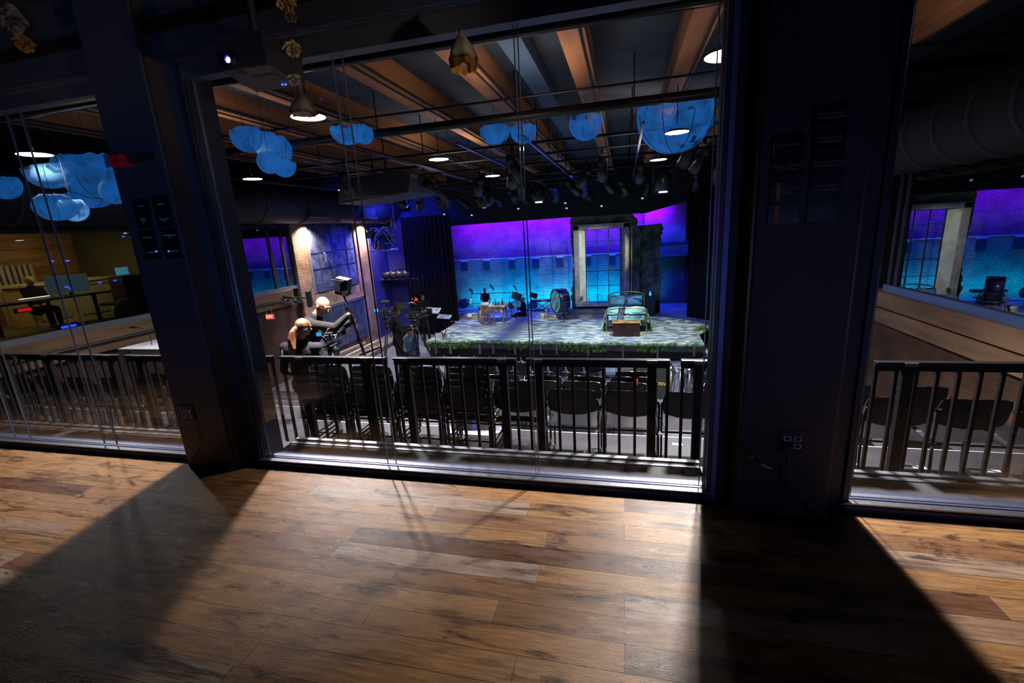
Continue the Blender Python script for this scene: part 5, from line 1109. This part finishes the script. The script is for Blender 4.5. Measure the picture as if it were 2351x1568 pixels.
def tripod(c, zf, lab, spread=.55, rot=.3):
    t = thing('tripod', lab, 'tripod', (c.x, c.y, zf)); h = c.z-zf-.10
    M().cyl((0, 0, h-.16), (0, 0, h-.03), .075, n=18).obox((0, 0, h-.02), (.12, .22, .03)).build('fluid_head', GR, t, True); M().cyl((0, 0, h-.3), (0, 0, h-.16), .05, .06, n=14).build('bowl', BLKG, t, True)
    for i in range(3):
        a = rot+i*2.094; e = V((spread*math.cos(a), spread*math.sin(a), 0)); top = V((.05*math.cos(a), .05*math.sin(a), h-.28)); mid = top.lerp(e, .45); tt = e.cross(V((0, 0, 1))).normalized()*.022
        M().cyl(top+tt, mid+tt, .014, n=8).cyl(top-tt, mid-tt, .014, n=8).cyl(mid+V((0, 0, .1)), e+V((0, 0, .02)), .016, n=8).obox(mid, (.06, .05, .06)).sph(e+V((0, 0, .03)), .03, 8).build('leg', BLKG, t)
    M().cyl((.02, -.05, h-.08), (.30, -.45, h-.35), .009).cyl((.22, -.34, h-.28), (.31, -.46, h-.36), .018).build('pan_handle', CHR, t)
    return t
vc = video_camera(760, 770, 5.0, .60, 'rigged video camera with small blue screen, right of the ponytailed person', .1)
tripod(vc.location, Z1, 'tripod under the camera beside the ponytailed person', .22)
v2 = video_camera(886, 715, 8.7, .85, 'tall video camera with furry microphone and blue monitor, left of two on tripods', .05, True); tripod(v2.location, -2.2, 'tripod under the camera with the furry microphone', .7, .5)
v3 = video_camera(953, 722, 8.9, .85, 'video camera with long lens aimed right at the stage, right of two on tripods', -.45, False, False); tripod(v3.location, -2.2, 'tripod under the camera aimed right at the stage', .7, .1)
c = at(923, 702, Y=8.6); q = thing('monitor', 'black field monitor arm mounted left of the right-hand camera', 'monitor', c, .2); M().box((-.115, -.02, -.065), (.115, .02, .065), .006).build('monitor_case', GR, q); M().box((-.10, -.023, -.05), (.10, -.02, .05)).build('dark_screen', BLK, q); M().tube([(.11, 0, .03), (.2, .02, .06), (.3, .05, 0)], .012, 6).build('arm', GRY, q, True)
c = at(953, 691, Y=9.0); q = thing('tally_light', 'cluster of small red lights above the right-hand camera', 'light', c); RD = mat('red led', (1, .05, .02), .3, emit=(1, .06, .02), es=2.5)
M().box((-.1, 0, -.04), (.1, .03, -.02)).build('bracket', GR, q); rnd = random.Random(6)
for i in range(12): M().sph((rnd.uniform(-.085, .085), rnd.uniform(-.02, .02), rnd.uniform(-.02, .07)), .008, 6).build('led', RD, q)

# other people
def simple_person(lab, px_, py, Y, zf, f, topm, hairm, skin, s=1.0, seated=None, arms=None, lean=V((0, 0, 0)), vox=.016, long_hair=False):
    h = at(px_, py, Y=Y); f = V(f).normalized(); r = f.cross(V((0, 0, 1))).normalized(); u = V((0, 0, 1))
    nk = h-V((0, 0, .13*s))-f*.02; ch = nk-V((0, 0, .22*s))-lean*.3; pe = ch-V((0, 0, .33*s))-lean
    J = dict(head=h, neck=nk, chest=ch, pelvis=pe, shL=nk-V((0, 0, .07*s))-r*.18*s, shR=nk-V((0, 0, .07*s))+r*.18*s)
    for k, sg in (('L', -1), ('R', 1)):
        if arms: J['el'+k] = J['sh'+k]+f*.10*s-V((0, 0, .24*s))+r*sg*.04; J['ha'+k] = J['el'+k]+f*.24*s+V((0, 0, .04))-r*sg*.05
        else: J['el'+k] = J['sh'+k]-V((0, 0, .28*s))+r*sg*.04; J['ha'+k] = J['el'+k]-V((0, 0, .23*s))+f*.06
        if seated: J['kn'+k] = pe+f*.42*s+r*sg*.10-V((0, 0, .02)); J['foot'+k] = V((J['kn'+k].x, J['kn'+k].y, max(zf, J['kn'+k].z-.48)))
        else: J['kn'+k] = V((pe.x, pe.y, (pe.z+zf)/2))+r*sg*.10+f*.02; J['foot'+k] = V((pe.x, pe.y, zf))+r*sg*.11
    def hair(m, c, r, f, u):
        m.sph(c+u*.032*s-f*.015*s, (.084*s, .100*s, .092*s), 14, Matrix((r, f, u)).transposed())
        if long_hair: cap(m, c-f*.05, c-f*.07-u*.24*s, .075*s, .05*s); cap(m, c-f*.03+r*.05-u*.02, c-f*.05+r*.05-u*.16*s, .04*s, .03*s); cap(m, c-f*.03-r*.05-u*.02, c-f*.05-r*.05-u*.16*s, .04*s, .03*s)
    return person(lab, J, f, u, topm, CLB, skin, hairm, hair, vox=vox, s=s)
DH = mat('dark brown hair', (.03, .018, .012), .5); BH = mat('brown hair', (.16, .09, .05), .5, var=.4, vscale=20)
simple_person('person in a light grey top with dark wavy hair, standing by the left camera', 930, 758, 12.6, ZF, (.5, 1, 0), mat('light grey top', (.32, .34, .40), .9, var=.2), DH, SKIN2, .98, long_hair=True)
simple_person('person in a blue quilted jacket with light brown hair, standing by the right camera', 943, 761, 12.2, ZF, (.35, 1, 0), mat('blue quilted jacket', (.03, .11, .26), .5, var=.3, vscale=14, bump=.8, bscale=14), BH, SKIN2, 1.02, long_hair=True)
simple_person('camera operator in black standing behind the left tripod camera', 908, 716, 9.3, -2.55, (.8, .5, 0), CLB, DH, SKIN, 1.0, arms=True)
simple_person('musician in black standing in the dark beside the left drape', 971, 683, 17.8, ZF, (.6, -.8, 0), CLB, DH, SKIN, 1.0, arms=True)
simple_person('person in dark clothes standing behind the writing desk, silhouetted', 1113, 667, 22.8, ZS, (.3, -.9, 0), CLB, DH, SKIN, 1.05, arms=True)
dr = simple_person('grey-haired drummer in black seated on the stage beside the cyan-headed drum', 1201, 688, 21.0, ZS, (-.9, -.25, 0), CLB, mat('grey hair', (.12, .09, .08), .7), SKIN, 1.0, seated=True, arms=True)
c = at(1206, 725, Y=21.0); o = thing('stool', 'black drum stool under the grey-haired drummer', 'stool', (dr[0].location.x, 21.0, ZS)); hs = .30
M().cyl((0, 0, hs-.05), (0, 0, hs), .17, n=20).build('seat', BLK, o, True); M().cyl((0, 0, .02), (0, 0, hs), .02).build('post', CHR, o)
for i in range(3): M().beam((0, 0, .12), (.2*math.cos(i*2.09), .2*math.sin(i*2.09), .01), .02).build('leg', CHR, o)

# wall speaker by the man, wire clutter, cable
c = at(705, 684, X=XL+.6); t = thing('wall_speaker', 'flat black loudspeaker bracketed on the brick pier left of the bald person', 'loudspeaker', c, .5); t.scale = (.7, .7, .75)
M().prism([(0, -.3, -.42), (0, .18, -.30), (0, .18, .42), (0, -.3, .32)], (.22, 0, 0)).build('cabinet', mat('black cabinet', (.012, .011, .013), .5), t, bevel=.015); M().cyl((-.1, 0, 0), (-.6, 0, .1), .03).build('bracket', BLKG, t)
t = thing('cable_bundle', 'tangled black and silver cables hanging on the wall left of the pier', 'cables', at(668, 690, X=XL+.3)); rnd = random.Random(12)
for i in range(9):
    pp = [at(645+i*2, 684+rnd.uniform(-6, 6), X=XL+.3)]
    for j in range(7): pp.append(at(652+j*7+rnd.uniform(-2, 2), 686+rnd.uniform(-7, 7)+j*.8, X=XL+.3+rnd.uniform(-.05, .1)))
    M().tube(smooth_pts(pp, 3), .013, 5).build('cable', CHR if i % 3 == 0 else BLKG, t, True, True)
# EXIT sign
c = at(620, 727, X=XL+.9); t = thing('exit_sign', 'small illuminated red EXIT sign hanging below the left timber beams', 'exit sign', c, .25); t.scale = (.62, .62, .68)
M().box((-.20, -.045, -.125), (.20, .045, .125), .01).build('housing', mat('white sign housing', (.55, .55, .6), .4), t)
M().box((-.18, -.050, -.10), (.18, -.044, .10)).build('face', mat('lit red sign face', (1, .1, .06), .4, emit=(1, .07, .04), es=1.6), t)
text('lettering', 'EXIT', .17, mat('sign letters', (1, .8, .7), .4, emit=(1, .62, .5), es=2.2), t, Matrix.Translation((0, -.053, 0)) @ FACE_CAM)
for xx in (-.12, .12): M().cyl((xx, 0, .12), (xx, 0, .42), .008).build('hanger', mat('white sign housing', ()), t)
# timber boards and rail at the foot of the pier
for i, (a, b, cc, lab) in enumerate([((762, 820), (838, 788), (.42, .33, .27), 'long pale board leaning at the foot of the brick pier, nearest the steel door'), ((790, 822), (868, 783), (.52, .42, .26), 'second long yellowish board on the floor beside the pier')]):
    p, q_ = at(*a, Z=ZF+.25), at(*b, Z=ZF+.25); o = M().beam(p, q_, .16, .10).build('timber_board', mat('board %d' % i, cc, .8, var=.2)); tag(o, lab, 'board')
p, q_ = at(815, 830, Z=ZF+.1), at(905, 778, Z=ZF+.1); o = M().beam(p, q_, .55, .14).build('rubble_strip', mat('broken plaster strip', (.26, .21, .17), .95, var=.6, vscale=9, bump=1, bscale=12)); tag(o, 'rough strip of broken floor edge beside the pier', 'rubble')
p, q_ = at(826, 815, Y=12), at(872, 798, Y=13); o = M().cyl(p, q_, .03).build('barrier_pole', BLKG); tag(o, 'slanting black barrier pole in front of the pale boards', 'pole')
p, q_ = at(914, 820, Y=10), at(960, 798, Y=11); o = M().cyl(p, q_, .025).build('barrier_pole', BLKG); tag(o, 'slanting black pole below the blue-jacketed person', 'pole')
# hanging truss rack with cables
t = thing('lighting_rack', 'chrome ladder rack tangled with cables hanging by the blue wall', 'rack', at(875, 545, Y=17.5))
m = M(); Q = lambda x, y, yy=17.5: at(x, y, Y=yy)
for a, b in (((848, 527), (885, 523)), ((848, 533), (890, 529)), ((853, 553), (893, 550)), ((855, 561), (892, 557)), ((850, 577), (915, 571)), ((860, 547), (905, 541))): m.cyl(Q(*a), Q(*b), .035, n=8)
m.build('chrome_tubes', CHR, t, True, True); rnd = random.Random(21)
for i in range(10):
    pp = [Q(845+rnd.uniform(0, 60), 520+rnd.uniform(0, 50), 17.3+rnd.uniform(-.2, .2)) for _ in range(5)]; pp.sort(key=lambda v: v.x); M().tube(smooth_pts(pp, 4), .018, 5).build('cable', mat('pale cable', (.45, .42, .45), .35, .3) if i % 2 else BLKG, t, True, True)
for px_, py in ((852, 540), (884, 545), (872, 565)): M().obox(Q(px_, py), (.42, .3, .26), (0, 0, .2), .03).build('lamp_case', mat('dark violet case', (.06, .05, .09), .4), t, world=True)
M().tube([Q(848, 523), Q(862, 492)], .012, 5).tube([Q(862, 520), Q(868, 495)], .012, 5).tube([Q(898, 520), Q(900, 495)], .03, 6).tube([Q(910, 525), Q(900, 495)], .03, 6).build('hanging_chain', GRY, t, True, True)
# rolled tubes on a shelf
t = thing('wall_shelf', 'dark high wall shelf on the blue wall holding rolled black tubes', 'shelf', (-10.9, 20.5, at(890, 638, Y=20.5).z)); M().box((-1.1, -.5, -.06), (1.4, .5, 0)).build('shelf_board', mat('dark shelf', (.05, .05, .09), .6), t); M().box((-1.0, -.4, -.3), (-.95, .4, -.06)).box((1.2, -.4, -.3), (1.25, .4, -.06)).build('bracket', BLK, t)
zt = t.location.z
for i, (x0, dx) in enumerate([(-11.55, 0), (-11.2, .08), (-10.85, .1), (-10.5, .1)]):
    tt = thing('rolled_tube', 'black padded tube on the wall shelf, %s from the left' % ordn[i], 'rolled tube', (x0+.35, 20.45, zt), 0, 'rolled black tubes on the wall shelf')
    M().cyl((0, -.55, .16), (.5, .45, .26), .15, n=14).build('roll', mat('shiny black vinyl roll', (.03, .03, .04), .25), tt, True); M().cyl((.18, -.2, .19), (.2, -.15, .195), .16, n=14).build('strap', GRY, tt, True)

# ================================================================== RIG FIXTURES
LENS = mat('fixture lens glow', (.7, .8, 1), .3, emit=(.5, .7, 1), es=.7)
def fixture_proto():
    t = thing('spotlight', 'proto', 'stage light')
    M().cyl((0, 0, 0), (0, .42, -.30), .11, .14, 16).cyl((0, -.12, .09), (0, 0, 0), .07, .11, 14).build('housing', mat('black fixture body', (.008, .008, .011), .4, .3), t, True)
    M().cyl((0, .415, -.297), (0, .425, -.304), .10, n=16).build('lens', mat('dark glass lens', (.05, .08, .15), .1, .5), t)
    M().tube([(-.15, .15, -.1), (-.15, .05, .22), (.15, .05, .22), (.15, .15, -.1)], .012, 6).build('yoke', BLKG, t); M().obox((0, .05, .26), (.05, .05, .1)).build('clamp', BLKG, t)
    return t
fp = fixture_proto(); rnd = random.Random(17); k = 0
for y in (10.0, 11.6, 13.2, 14.8, 16.5, 18.2):
    zz = {10.0: 3.2, 11.6: 3.2, 13.2: 3.2, 14.8: 3.1, 16.5: 3.1, 18.2: 3.1}[y]; n = {10.0: 3, 11.6: 5, 13.2: 7, 14.8: 8, 16.5: 9, 18.2: 9}[y]
    row = {10.0: 'first', 11.6: 'second', 13.2: 'third', 14.8: 'fourth', 16.5: 'fifth', 18.2: 'sixth'}[y]
    for i in range(n):
        x = -8.2+(11.2)*(i+.5)/n+rnd.uniform(-.3, .3); lab = 'black stage light on the %s fixture pipe from the glass, %s from the left' % (row, ordn[i])
        if y == 11.6 and x < -5.4: continue
        if k == 0: fp.location = (x, y, zz-.33); fp.rotation_euler = (0, 0, rnd.uniform(-.5, .5)); fp['label'] = lab; fp['group'] = 'stage lights on the grid'
        else: dup(fp, (x, y, zz-.33), rnd.uniform(-.7, .7), lab, 'stage lights on the grid')
        k += 1
# moving heads with visible glints
for i, (px_, py, yy, lab) in enumerate([(1110, 452, 14.5, 'large domed moving light left of the centre seam'), (1236, 440, 15.5, 'moving light with a bright rim right of the centre seam'), (1523, 412, 14.0, 'hanging moving light with a bright white lens at the right')]):
    c = at(px_, py, Y=yy); t = thing('moving_spotlight', lab, 'stage light', c, 0, 'moving lights')
    M().lathe([(.02, -.34), (.17, -.30), (.24, -.1), (.20, .1), (.12, .22)], n=20, cap=True).build('head', mat('dark moving head', (.03, .035, .05), .3, .2), t, True); M().box((-.30, -.1, -.1), (-.24, .1, .4)).box((.24, -.1, -.1), (.30, .1, .4)).box((-.3, -.14, .34), (.3, .14, .5)).build('yoke', BLK, t, bevel=.02)
    M().cyl((0, 0, -.345), (0, 0, -.33), .12 if i else .05, n=20).build('lens', mat('bright lens', (.9, .95, 1), .3, emit=(.85, .93, 1), es=9) if i else LENS, t)
for i, (px_, py) in enumerate([(933, 475), (1083, 494), (1190, 479), (1240, 447), (1301, 478), (1381, 473), (1475, 455), (1020, 492), (1298, 466)]):
    c = at(px_, py, Y=18.9); t = thing('small_spotlight', 'tiny glowing spotlight under the far rig, %s of nine listed left to right by build row' % ordn[i], 'stage light', c, 0, 'tiny glowing spotlights under the far rig')
    M().cyl((0, .1, .10), (0, 0, .0), .07, .10, 12).build('housing', BLK, t, True); M().cyl((0, 0, 0), (0, -.004, -.005), .045, n=14).build('lens', LENS, t); M().cyl((0, .1, .1), (0, .1, .9), .012, n=6).build('stem', BLK, t)
for i, o in enumerate([o for o in COL.objects if o.name.startswith('small_spotlight')]):
    x = o.location.x; o['label'] = 'tiny glowing spotlight under the far rig, %s' % ['farthest left above the air handler end', 'above the left drape edge, higher', 'over the middle of the violet wall', 'beside the moving light right of the centre seam', 'over the window wall, left corner', 'over the window wall, middle', 'over the ragged wall flat', 'above the left end of the violet wall', 'just above the window wall left corner'][i]

# ================================================================== LEFT BOOTH INTERIOR
XB = -15.6
bwm = mat('amber wood plank wall', (.34, .17, .05), .6, var=.4, vscale=4, stretch=(1, .4, 6), bump=.3)
struct(M().box((XB-.1, 2.62, -.3), (XB, 10.3, 2.3)).build('wall_booth', bwm), 'amber wood back wall of the control booth'); struct(M().box((XB, 2.62, -.3), (XL-.25, 10.3, -.18)).build('floor', mat('booth floor', (.12, .10, .05), .7)))
struct(M().box((XB, 10.2, -.3), (XL-.1, 10.3, 2.3)).build('wall_booth_end', mat('olive booth wall', (.10, .09, .04), .8))); struct(M().box((XB, 2.62, 2.2), (XL-.1, 10.3, 2.3)).build('ceiling', BLK)); struct(M().box((XB, 2.55, -.3), (XL-.1, 2.62, 2.3)).build('wall_booth_near', BLK))
def bp(x, y, X): return at(x, y, X=X)
a, b = bp(-5, 640, -15.3), bp(92, 640, -15.3); t = thing('locker_row', 'row of pale grey ribbed panels standing behind the booth desk', 'panels', V((-15.5, a.y, -.18)))
ztop = bp(50, 608, -15.4).z
for i in range(7):
    y = a.y+(b.y-a.y)*i/7; M().box((-15.5, y, -.18), (-15.36, y+(b.y-a.y)/7-.05, ztop), .01).build('rib_panel', mat('pale grey panel', (.36, .34, .26), .6), t, world=True)
Xd = -13.2
a, b = bp(-10, 712, Xd), bp(240, 668, Xd); zd = (a.z+b.z)/2
t = thing('control_desk', 'long dark control desk inside the booth', 'desk', (Xd, a.y, -.18)); M().box((Xd-.35, a.y, .52), (Xd+.25, b.y, .57)).build('desk_top', mat('dark grey desk', (.06, .06, .055), .5), t, world=True)
for y in (a.y+.1, (a.y+b.y)/2, b.y-.1): M().box((Xd-.3, y-.03, -.18), (Xd-.24, y+.03, .52)).build('leg', BLK, t, world=True)
q1 = bp(155, 650, Xd); t = thing('monitor', 'wide blue-grey computer monitor on the booth desk', 'monitor', (Xd, q1.y, .57))
w1 = (bp(205, 650, Xd).y-bp(105, 650, Xd).y)/2; M().box((-.02, -w1, .06), (.02, w1, .48), .006).build('screen_panel', mat('blue grey screen', (.07, .10, .12), .4, emit=(.05, .085, .10), es=.9), t); M().cyl((0, 0, .06), (0, 0, .01), .03).box((-.1, -.12, 0), (.1, .12, .012)).build('stand', BLK, t)
q2 = bp(82, 668, Xd); t = thing('desk_light', 'bright low strip lamp on the booth desk in front of the seated person', 'lamp', (Xd-.1, q2.y, .60)); M().box((-.04, -.28, .0), (.04, .28, .02)).build('light_strip', mat('cream light strip', (1, 1, .8), .4, emit=(1, .95, .6), es=2.2), t); M().cyl((0, 0, -.03), (0, 0, 0), .02).build('base', BLK, t)
def seated_at(X, px_, py):
    p = bp(px_, py, X); return p
p = seated_at(-13.9, 68, 645); yy_ = p.y
simple_person('blurred blond person seated at the control desk inside the booth', 68, 645, yy_, -.18, (1, .1, 0), CLB, mat('blond hair', (.38, .24, .10), .6), SKIN2, 1.0, seated=True, arms=True, vox=.02)
c = bp(290, 640, -14.2); t = thing('wooden_cabinet', 'honey-coloured wooden counter unit at the right end of the booth', 'cabinet', (-14.6, min(c.y, 9.0), -.18))
M().box((-.4, -1.0, 0), (.4, 1.0, 1.0), .01).build('carcass', mat('honey plywood', (.42, .30, .10), .6, var=.2, vscale=3), t); M().box((-.45, -1.1, 1.0), (.45, 1.1, 1.06)).build('counter_top', mat('pale counter top', (.52, .44, .22), .5), t)
for yy in (-.5, .4): M().box((.40, yy-.35, .12), (.42, yy+.35, .85)).build('cabinet_door', mat('olive door', (.32, .30, .13), .6), t)
M().box((.38, -.9, .9), (.42, .95, .98)).build('drawer', mat('olive door', ()), t)
BL = mat('tiny blue led', (.05, .12, 1), .3, emit=(.03, .08, 1), es=4)
for i, (px_, py) in enumerate([(229, 649), (264, 644), (302, 638), (318, 637), (119, 600), (155, 599), (153, 659), (162, 662), (283, 543), (302, 544), (359, 577), (387, 577)]):
    if i < 10: c = bp(px_, py, -13.0); o = M().sph(c, (.02, .05, .02), 8).build('indicator_light', BL)
    else: c = at(px_, py, Y=2.274); o = M().obox(c, (.009, .003, .009)).build('indicator_light', BL)
    tag(o, ['blue indicator light nearest the booth monitor right edge', 'blue indicator light at the middle of the booth counter', 'blue indicator light at the right end of booth counter', 'second blue light at the right end of booth counter', 'blue light above the booth monitor, left', 'blue light above the booth monitor, right', 'tiny blue light on the booth monitor, left', 'tiny blue light on the booth monitor, right', 'high blue light in the booth, left of two', 'high blue light in the booth, right of two', 'small blue light on the lowest left plaque of left column', 'small blue light on the lowest right plaque of left column'][i], 'light', 'tiny blue indicator lights')
c = bp(159, 752, -12.3); t = thing('button_panel', 'glowing blue button panel low in the booth window', 'control panel', c); 
for i in range(3):
    for j in range(2): M().obox((0, -.10+.10*i, -.04+.07*j), (.03, .085, .045)).build('button', BL, t)
M().box((-.06, -.2, -.1), (-.02, .2, .1)).build('panel_box', BLK, t)
c = bp(54, 712, -12.9); t = thing('clock_display', 'glowing red digital display at the left of the booth desk', 'display', c); M().box((-.03, -.16, -.05), (0, .16, .05)).build('display_case', BLK, t); M().box((0, -.10, -.03), (.006, .14, .035)).build('red_digits', mat('red digits', (1, .02, .02), .3, emit=(1, .015, .02), es=1.6), t)
c = bp(290, 715, -12.6); t = thing('office_chair', 'dark rounded office chair back inside the booth', 'chair', (c.x, c.y, -.18)); M().sph((0, 0, c.z+.18), (.09, .30, .34), 18).build('backrest', mat('dark mesh back', (.03, .028, .03), .8), t, True); M().box((-.5, -.25, .38), (0, .25, .45), .03).build('seat', BLK, t); M().cyl((-.25, 0, .0), (-.25, 0, .4), .03).build('post', BLK, t)
for i in range(5): a_ = i*1.257; M().beam((-.25, 0, .06), (-.25+.28*math.cos(a_), .28*math.sin(a_), .03), .03).build('leg', BLK, t)
c = bp(280, 597, -13.1); t = thing('laptop', 'small cyan-lit laptop high at the right of the booth', 'laptop', (c.x, c.y, .90)); M().box((-.1, -.16, 0), (.12, .16, .015)).build('laptop_base', BLK, t); M().box((-.11, -.16, .01), (-.09, .16, .22)).build('laptop_screen', mat('cyan screen', (.1, .5, .7), .3, emit=(.1, .45, .6), es=1.0), t)
t2_ = thing('equipment_rack', 'dark equipment rack under the small laptop in the booth', 'rack', (c.x, c.y, -.18)); M().box((-.25, -.3, 0), (.25, .3, 1.08), .01).build('rack_case', BLK, t2_); M().box((.25, -.26, .5), (.26, .26, .8)).build('rack_front', GR, t2_)

# ================================================================== LIGHTS
# warm wall washers above the brick pier
for y in (at(692, 530, X=XL).y, at(822, 525, X=XL).y):
    light('SPOT', 'pier_downlight', (XL+.46, y, 2.06), 800, (1, .76, .52), target=(XL+.05, y, .75), size=.04, spot=130, blend=1)
# back wall wash: violet from above, cyan from a ground row
light('AREA', 'violet_batten', (-3.4, 22.6, 2.30), 620, (.21, .0, 1), target=(-3.4, 24.0, 1.7), size=10.5, size_y=.25, shape='RECTANGLE', spread=85)
light('AREA', 'cyan_ground_row', (-3.6, 23.0, -2.5), 330, (0, .52, .92), target=(-3.6, 24.0, -1.9), size=9.5, size_y=.2, shape='RECTANGLE', spread=110)
light('SPOT', 'violet_corner', (1.2, 21.9, 2.3), 60, (.16, .0, 1), target=(1.6, 23.6, 1.2), size=.1, spot=110)
light('SPOT', 'blue_corner', (2.2, 22.2, 1.6), 120, (.02, .06, 1), target=(2.1, 23.8, -1.5), size=.1, spot=110)
def gobo(o, scale, lo, hi, strength=1.0):
    d = o.data; d.use_nodes = True; n = d.node_tree; L = n.links; em = n.nodes['Emission']
    g = n.nodes.new('ShaderNodeNewGeometry'); mp = n.nodes.new('ShaderNodeMapping'); mp.inputs['Scale'].default_value = scale; L.new(g.outputs['Normal'], mp.inputs[0])
    t = n.nodes.new('ShaderNodeTexNoise'); t.inputs['Scale'].default_value = 1; t.inputs['Detail'].default_value = 5; t.inputs['Distortion'].default_value = .5; L.new(mp.outputs[0], t.inputs['Vector'])
    r = n.nodes.new('ShaderNodeValToRGB'); L.new(t.outputs[0], r.inputs[0]); r.color_ramp.elements[0].position = lo; r.color_ramp.elements[1].position = hi
    r.color_ramp.elements[0].color = (.10, .10, .10, 1); m = n.nodes.new('ShaderNodeMath'); m.operation = 'MULTIPLY'; m.inputs[1].default_value = strength; L.new(r.outputs[0], m.inputs[0]); L.new(m.outputs[0], em.inputs['Strength'])
s1 = light('SPOT', 'leaf_gobo_spot', (-4.6, 15.4, 3.3), 3000, (.88, 1, .76), target=(-4.6, 16.9, ZS), size=.02, spot=72, blend=.3); gobo(s1, (14, 46, 46), .44, .60)
s2 = light('SPOT', 'leaf_gobo_spot', (.6, 15.4, 3.3), 3000, (.90, 1, .76), target=(.5, 17.1, ZS), size=.02, spot=51, blend=.12); gobo(s2, (15, 50, 50), .44, .60)
light('SPOT', 'blue_front_spot', (-1.6, 15.6, 3.3), 800, (.02, .12, 1), target=(-1.6, 18.4, ZS), size=.1, spot=100, blend=.6)
light('AREA', 'blue_wall_wash', (-3.4, 22.3, 2.3), 520, (.0, .02, 1), target=(-3.4, 24.0, -1.6), size=10.5, size_y=.25, shape='RECTANGLE', spread=120)
light('SPOT', 'bed_special', (.3, 15.0, 3.0), 2600, (.75, .95, 1), target=(.05, 18.6, ZS+.5), size=.05, spot=16, blend=.6)
light('SPOT', 'desk_special', (-5.0, 15.5, 3.0), 200, (1, .9, .8), target=(-5.7, 19.5, ZS+.5), size=.05, spot=14, blend=.6)
light('SPOT', 'window_special', (2.6, 17.5, 1.6), 1100, (1, .98, .82), target=(-1.9, 21.2, -.3), size=.05, spot=34, blend=.5)
light('AREA', 'blue_back_fill', (-9.0, 18.5, 2.9), 260, (.03, .05, 1), target=(-11.5, 20.5, -.5), size=1.5, size_y=.5, shape='RECTANGLE')
light('SPOT', 'shutter_blue_spot', (-6.5, 15.5, 2.6), 900, (.05, .07, 1), target=(XL, 17.3, .9), size=.05, spot=26, blend=.6)
light('SPOT', 'floor_wash', (1.5, 12.5, 3.2), 900, (.70, .80, 1), target=(1.8, 13.2, ZF), size=.1, spot=70, blend=.6)
light('SPOT', 'floor_wash', (-2.6, 12.6, 3.2), 900, (.35, .55, 1), target=(-2.6, 13.3, ZF), size=.1, spot=95)
light('SPOT', 'floor_wash', (-7.5, 12.8, 3.0), 900, (.85, .82, 1), target=(-9.5, 16.0, ZF), size=.1, spot=80, blend=.6)
# added unseen warm fill lamps facing the ceiling timbers
for x, y, p in ((-6.2, 6.6, 14), (-1.4, 6.6, 15), (2.3, 6.6, 10), (-4.0, 11.0, 20), (.5, 11.0, 16)):
    light('AREA', 'beam_fill_light', (x, y, 2.75), p, (1, .80, .66), target=(x, y+.01, 5), size=1.2, spread=170)
# control booth lamps
light('AREA', 'booth_lamp', (-14.6, 6.6, 2.1), 55, (1, .72, .30), target=(-15.4, 6.6, .6), size=1.2)
light('AREA', 'booth_lamp', (-13.2, 8.6, 2.1), 45, (1, .82, .42), target=(-14, 8.6, 0), size=.8)
# added unseen fill lamps behind the camera, for columns and flowers
lp = at(1795, 640, Y=8.2); light('AREA', 'lobby_fill', (lp.x, 4.86-8.2, lp.z), 11, (.24, .36, 1), target=(-.9, 2.4, 1.4), size=.6)
lp = at(1800, 560, Y=3.9); light('SPOT', 'lobby_warm_fill', (lp.x, 4.86-3.9, lp.z), 90, (1, .84, .62), target=(-1.40, 2.2, 2.40), size=.05, spot=32, blend=.8)
lp = at(330, 640, Y=6.6); light('SPOT', 'lobby_warm_fill', (lp.x, 4.86-6.6, lp.z), 60, (1, .76, .5), target=at(45, 70, Y=2.2), size=.05, spot=12, blend=.9)
lp = at(1795, 640, Y=8.2); light('SPOT', 'lobby_blue_fill', (lp.x, 4.86-8.2, lp.z), 460, (.16, .36, 1), target=(-2.8, 2.3, 1.75), size=.2, spot=22, blend=1)
w = bpy.data.worlds.new('dark'); S.world = w; w.use_nodes = True; w.node_tree.nodes['Background'].inputs[0].default_value = (.3, .35, .6, 1); w.node_tree.nodes['Background'].inputs[1].default_value = .002

S.view_settings.view_transform = 'Standard'; S.view_settings.look = 'None'; S.view_settings.gamma = 1; S.view_settings.exposure = 0; S.view_settings.use_curve_mapping = False
c_ = S.cycles; c_.use_denoising = True; c_.max_bounces = 5; c_.transparent_max_bounces = 24; c_.diffuse_bounces = 3; c_.glossy_bounces = 3; c_.sample_clamp_indirect = 4; c_.sample_clamp_direct = 0; c_.use_adaptive_sampling = True; c_.adaptive_threshold = .035; c_.caustics_reflective = False; c_.caustics_refractive = False
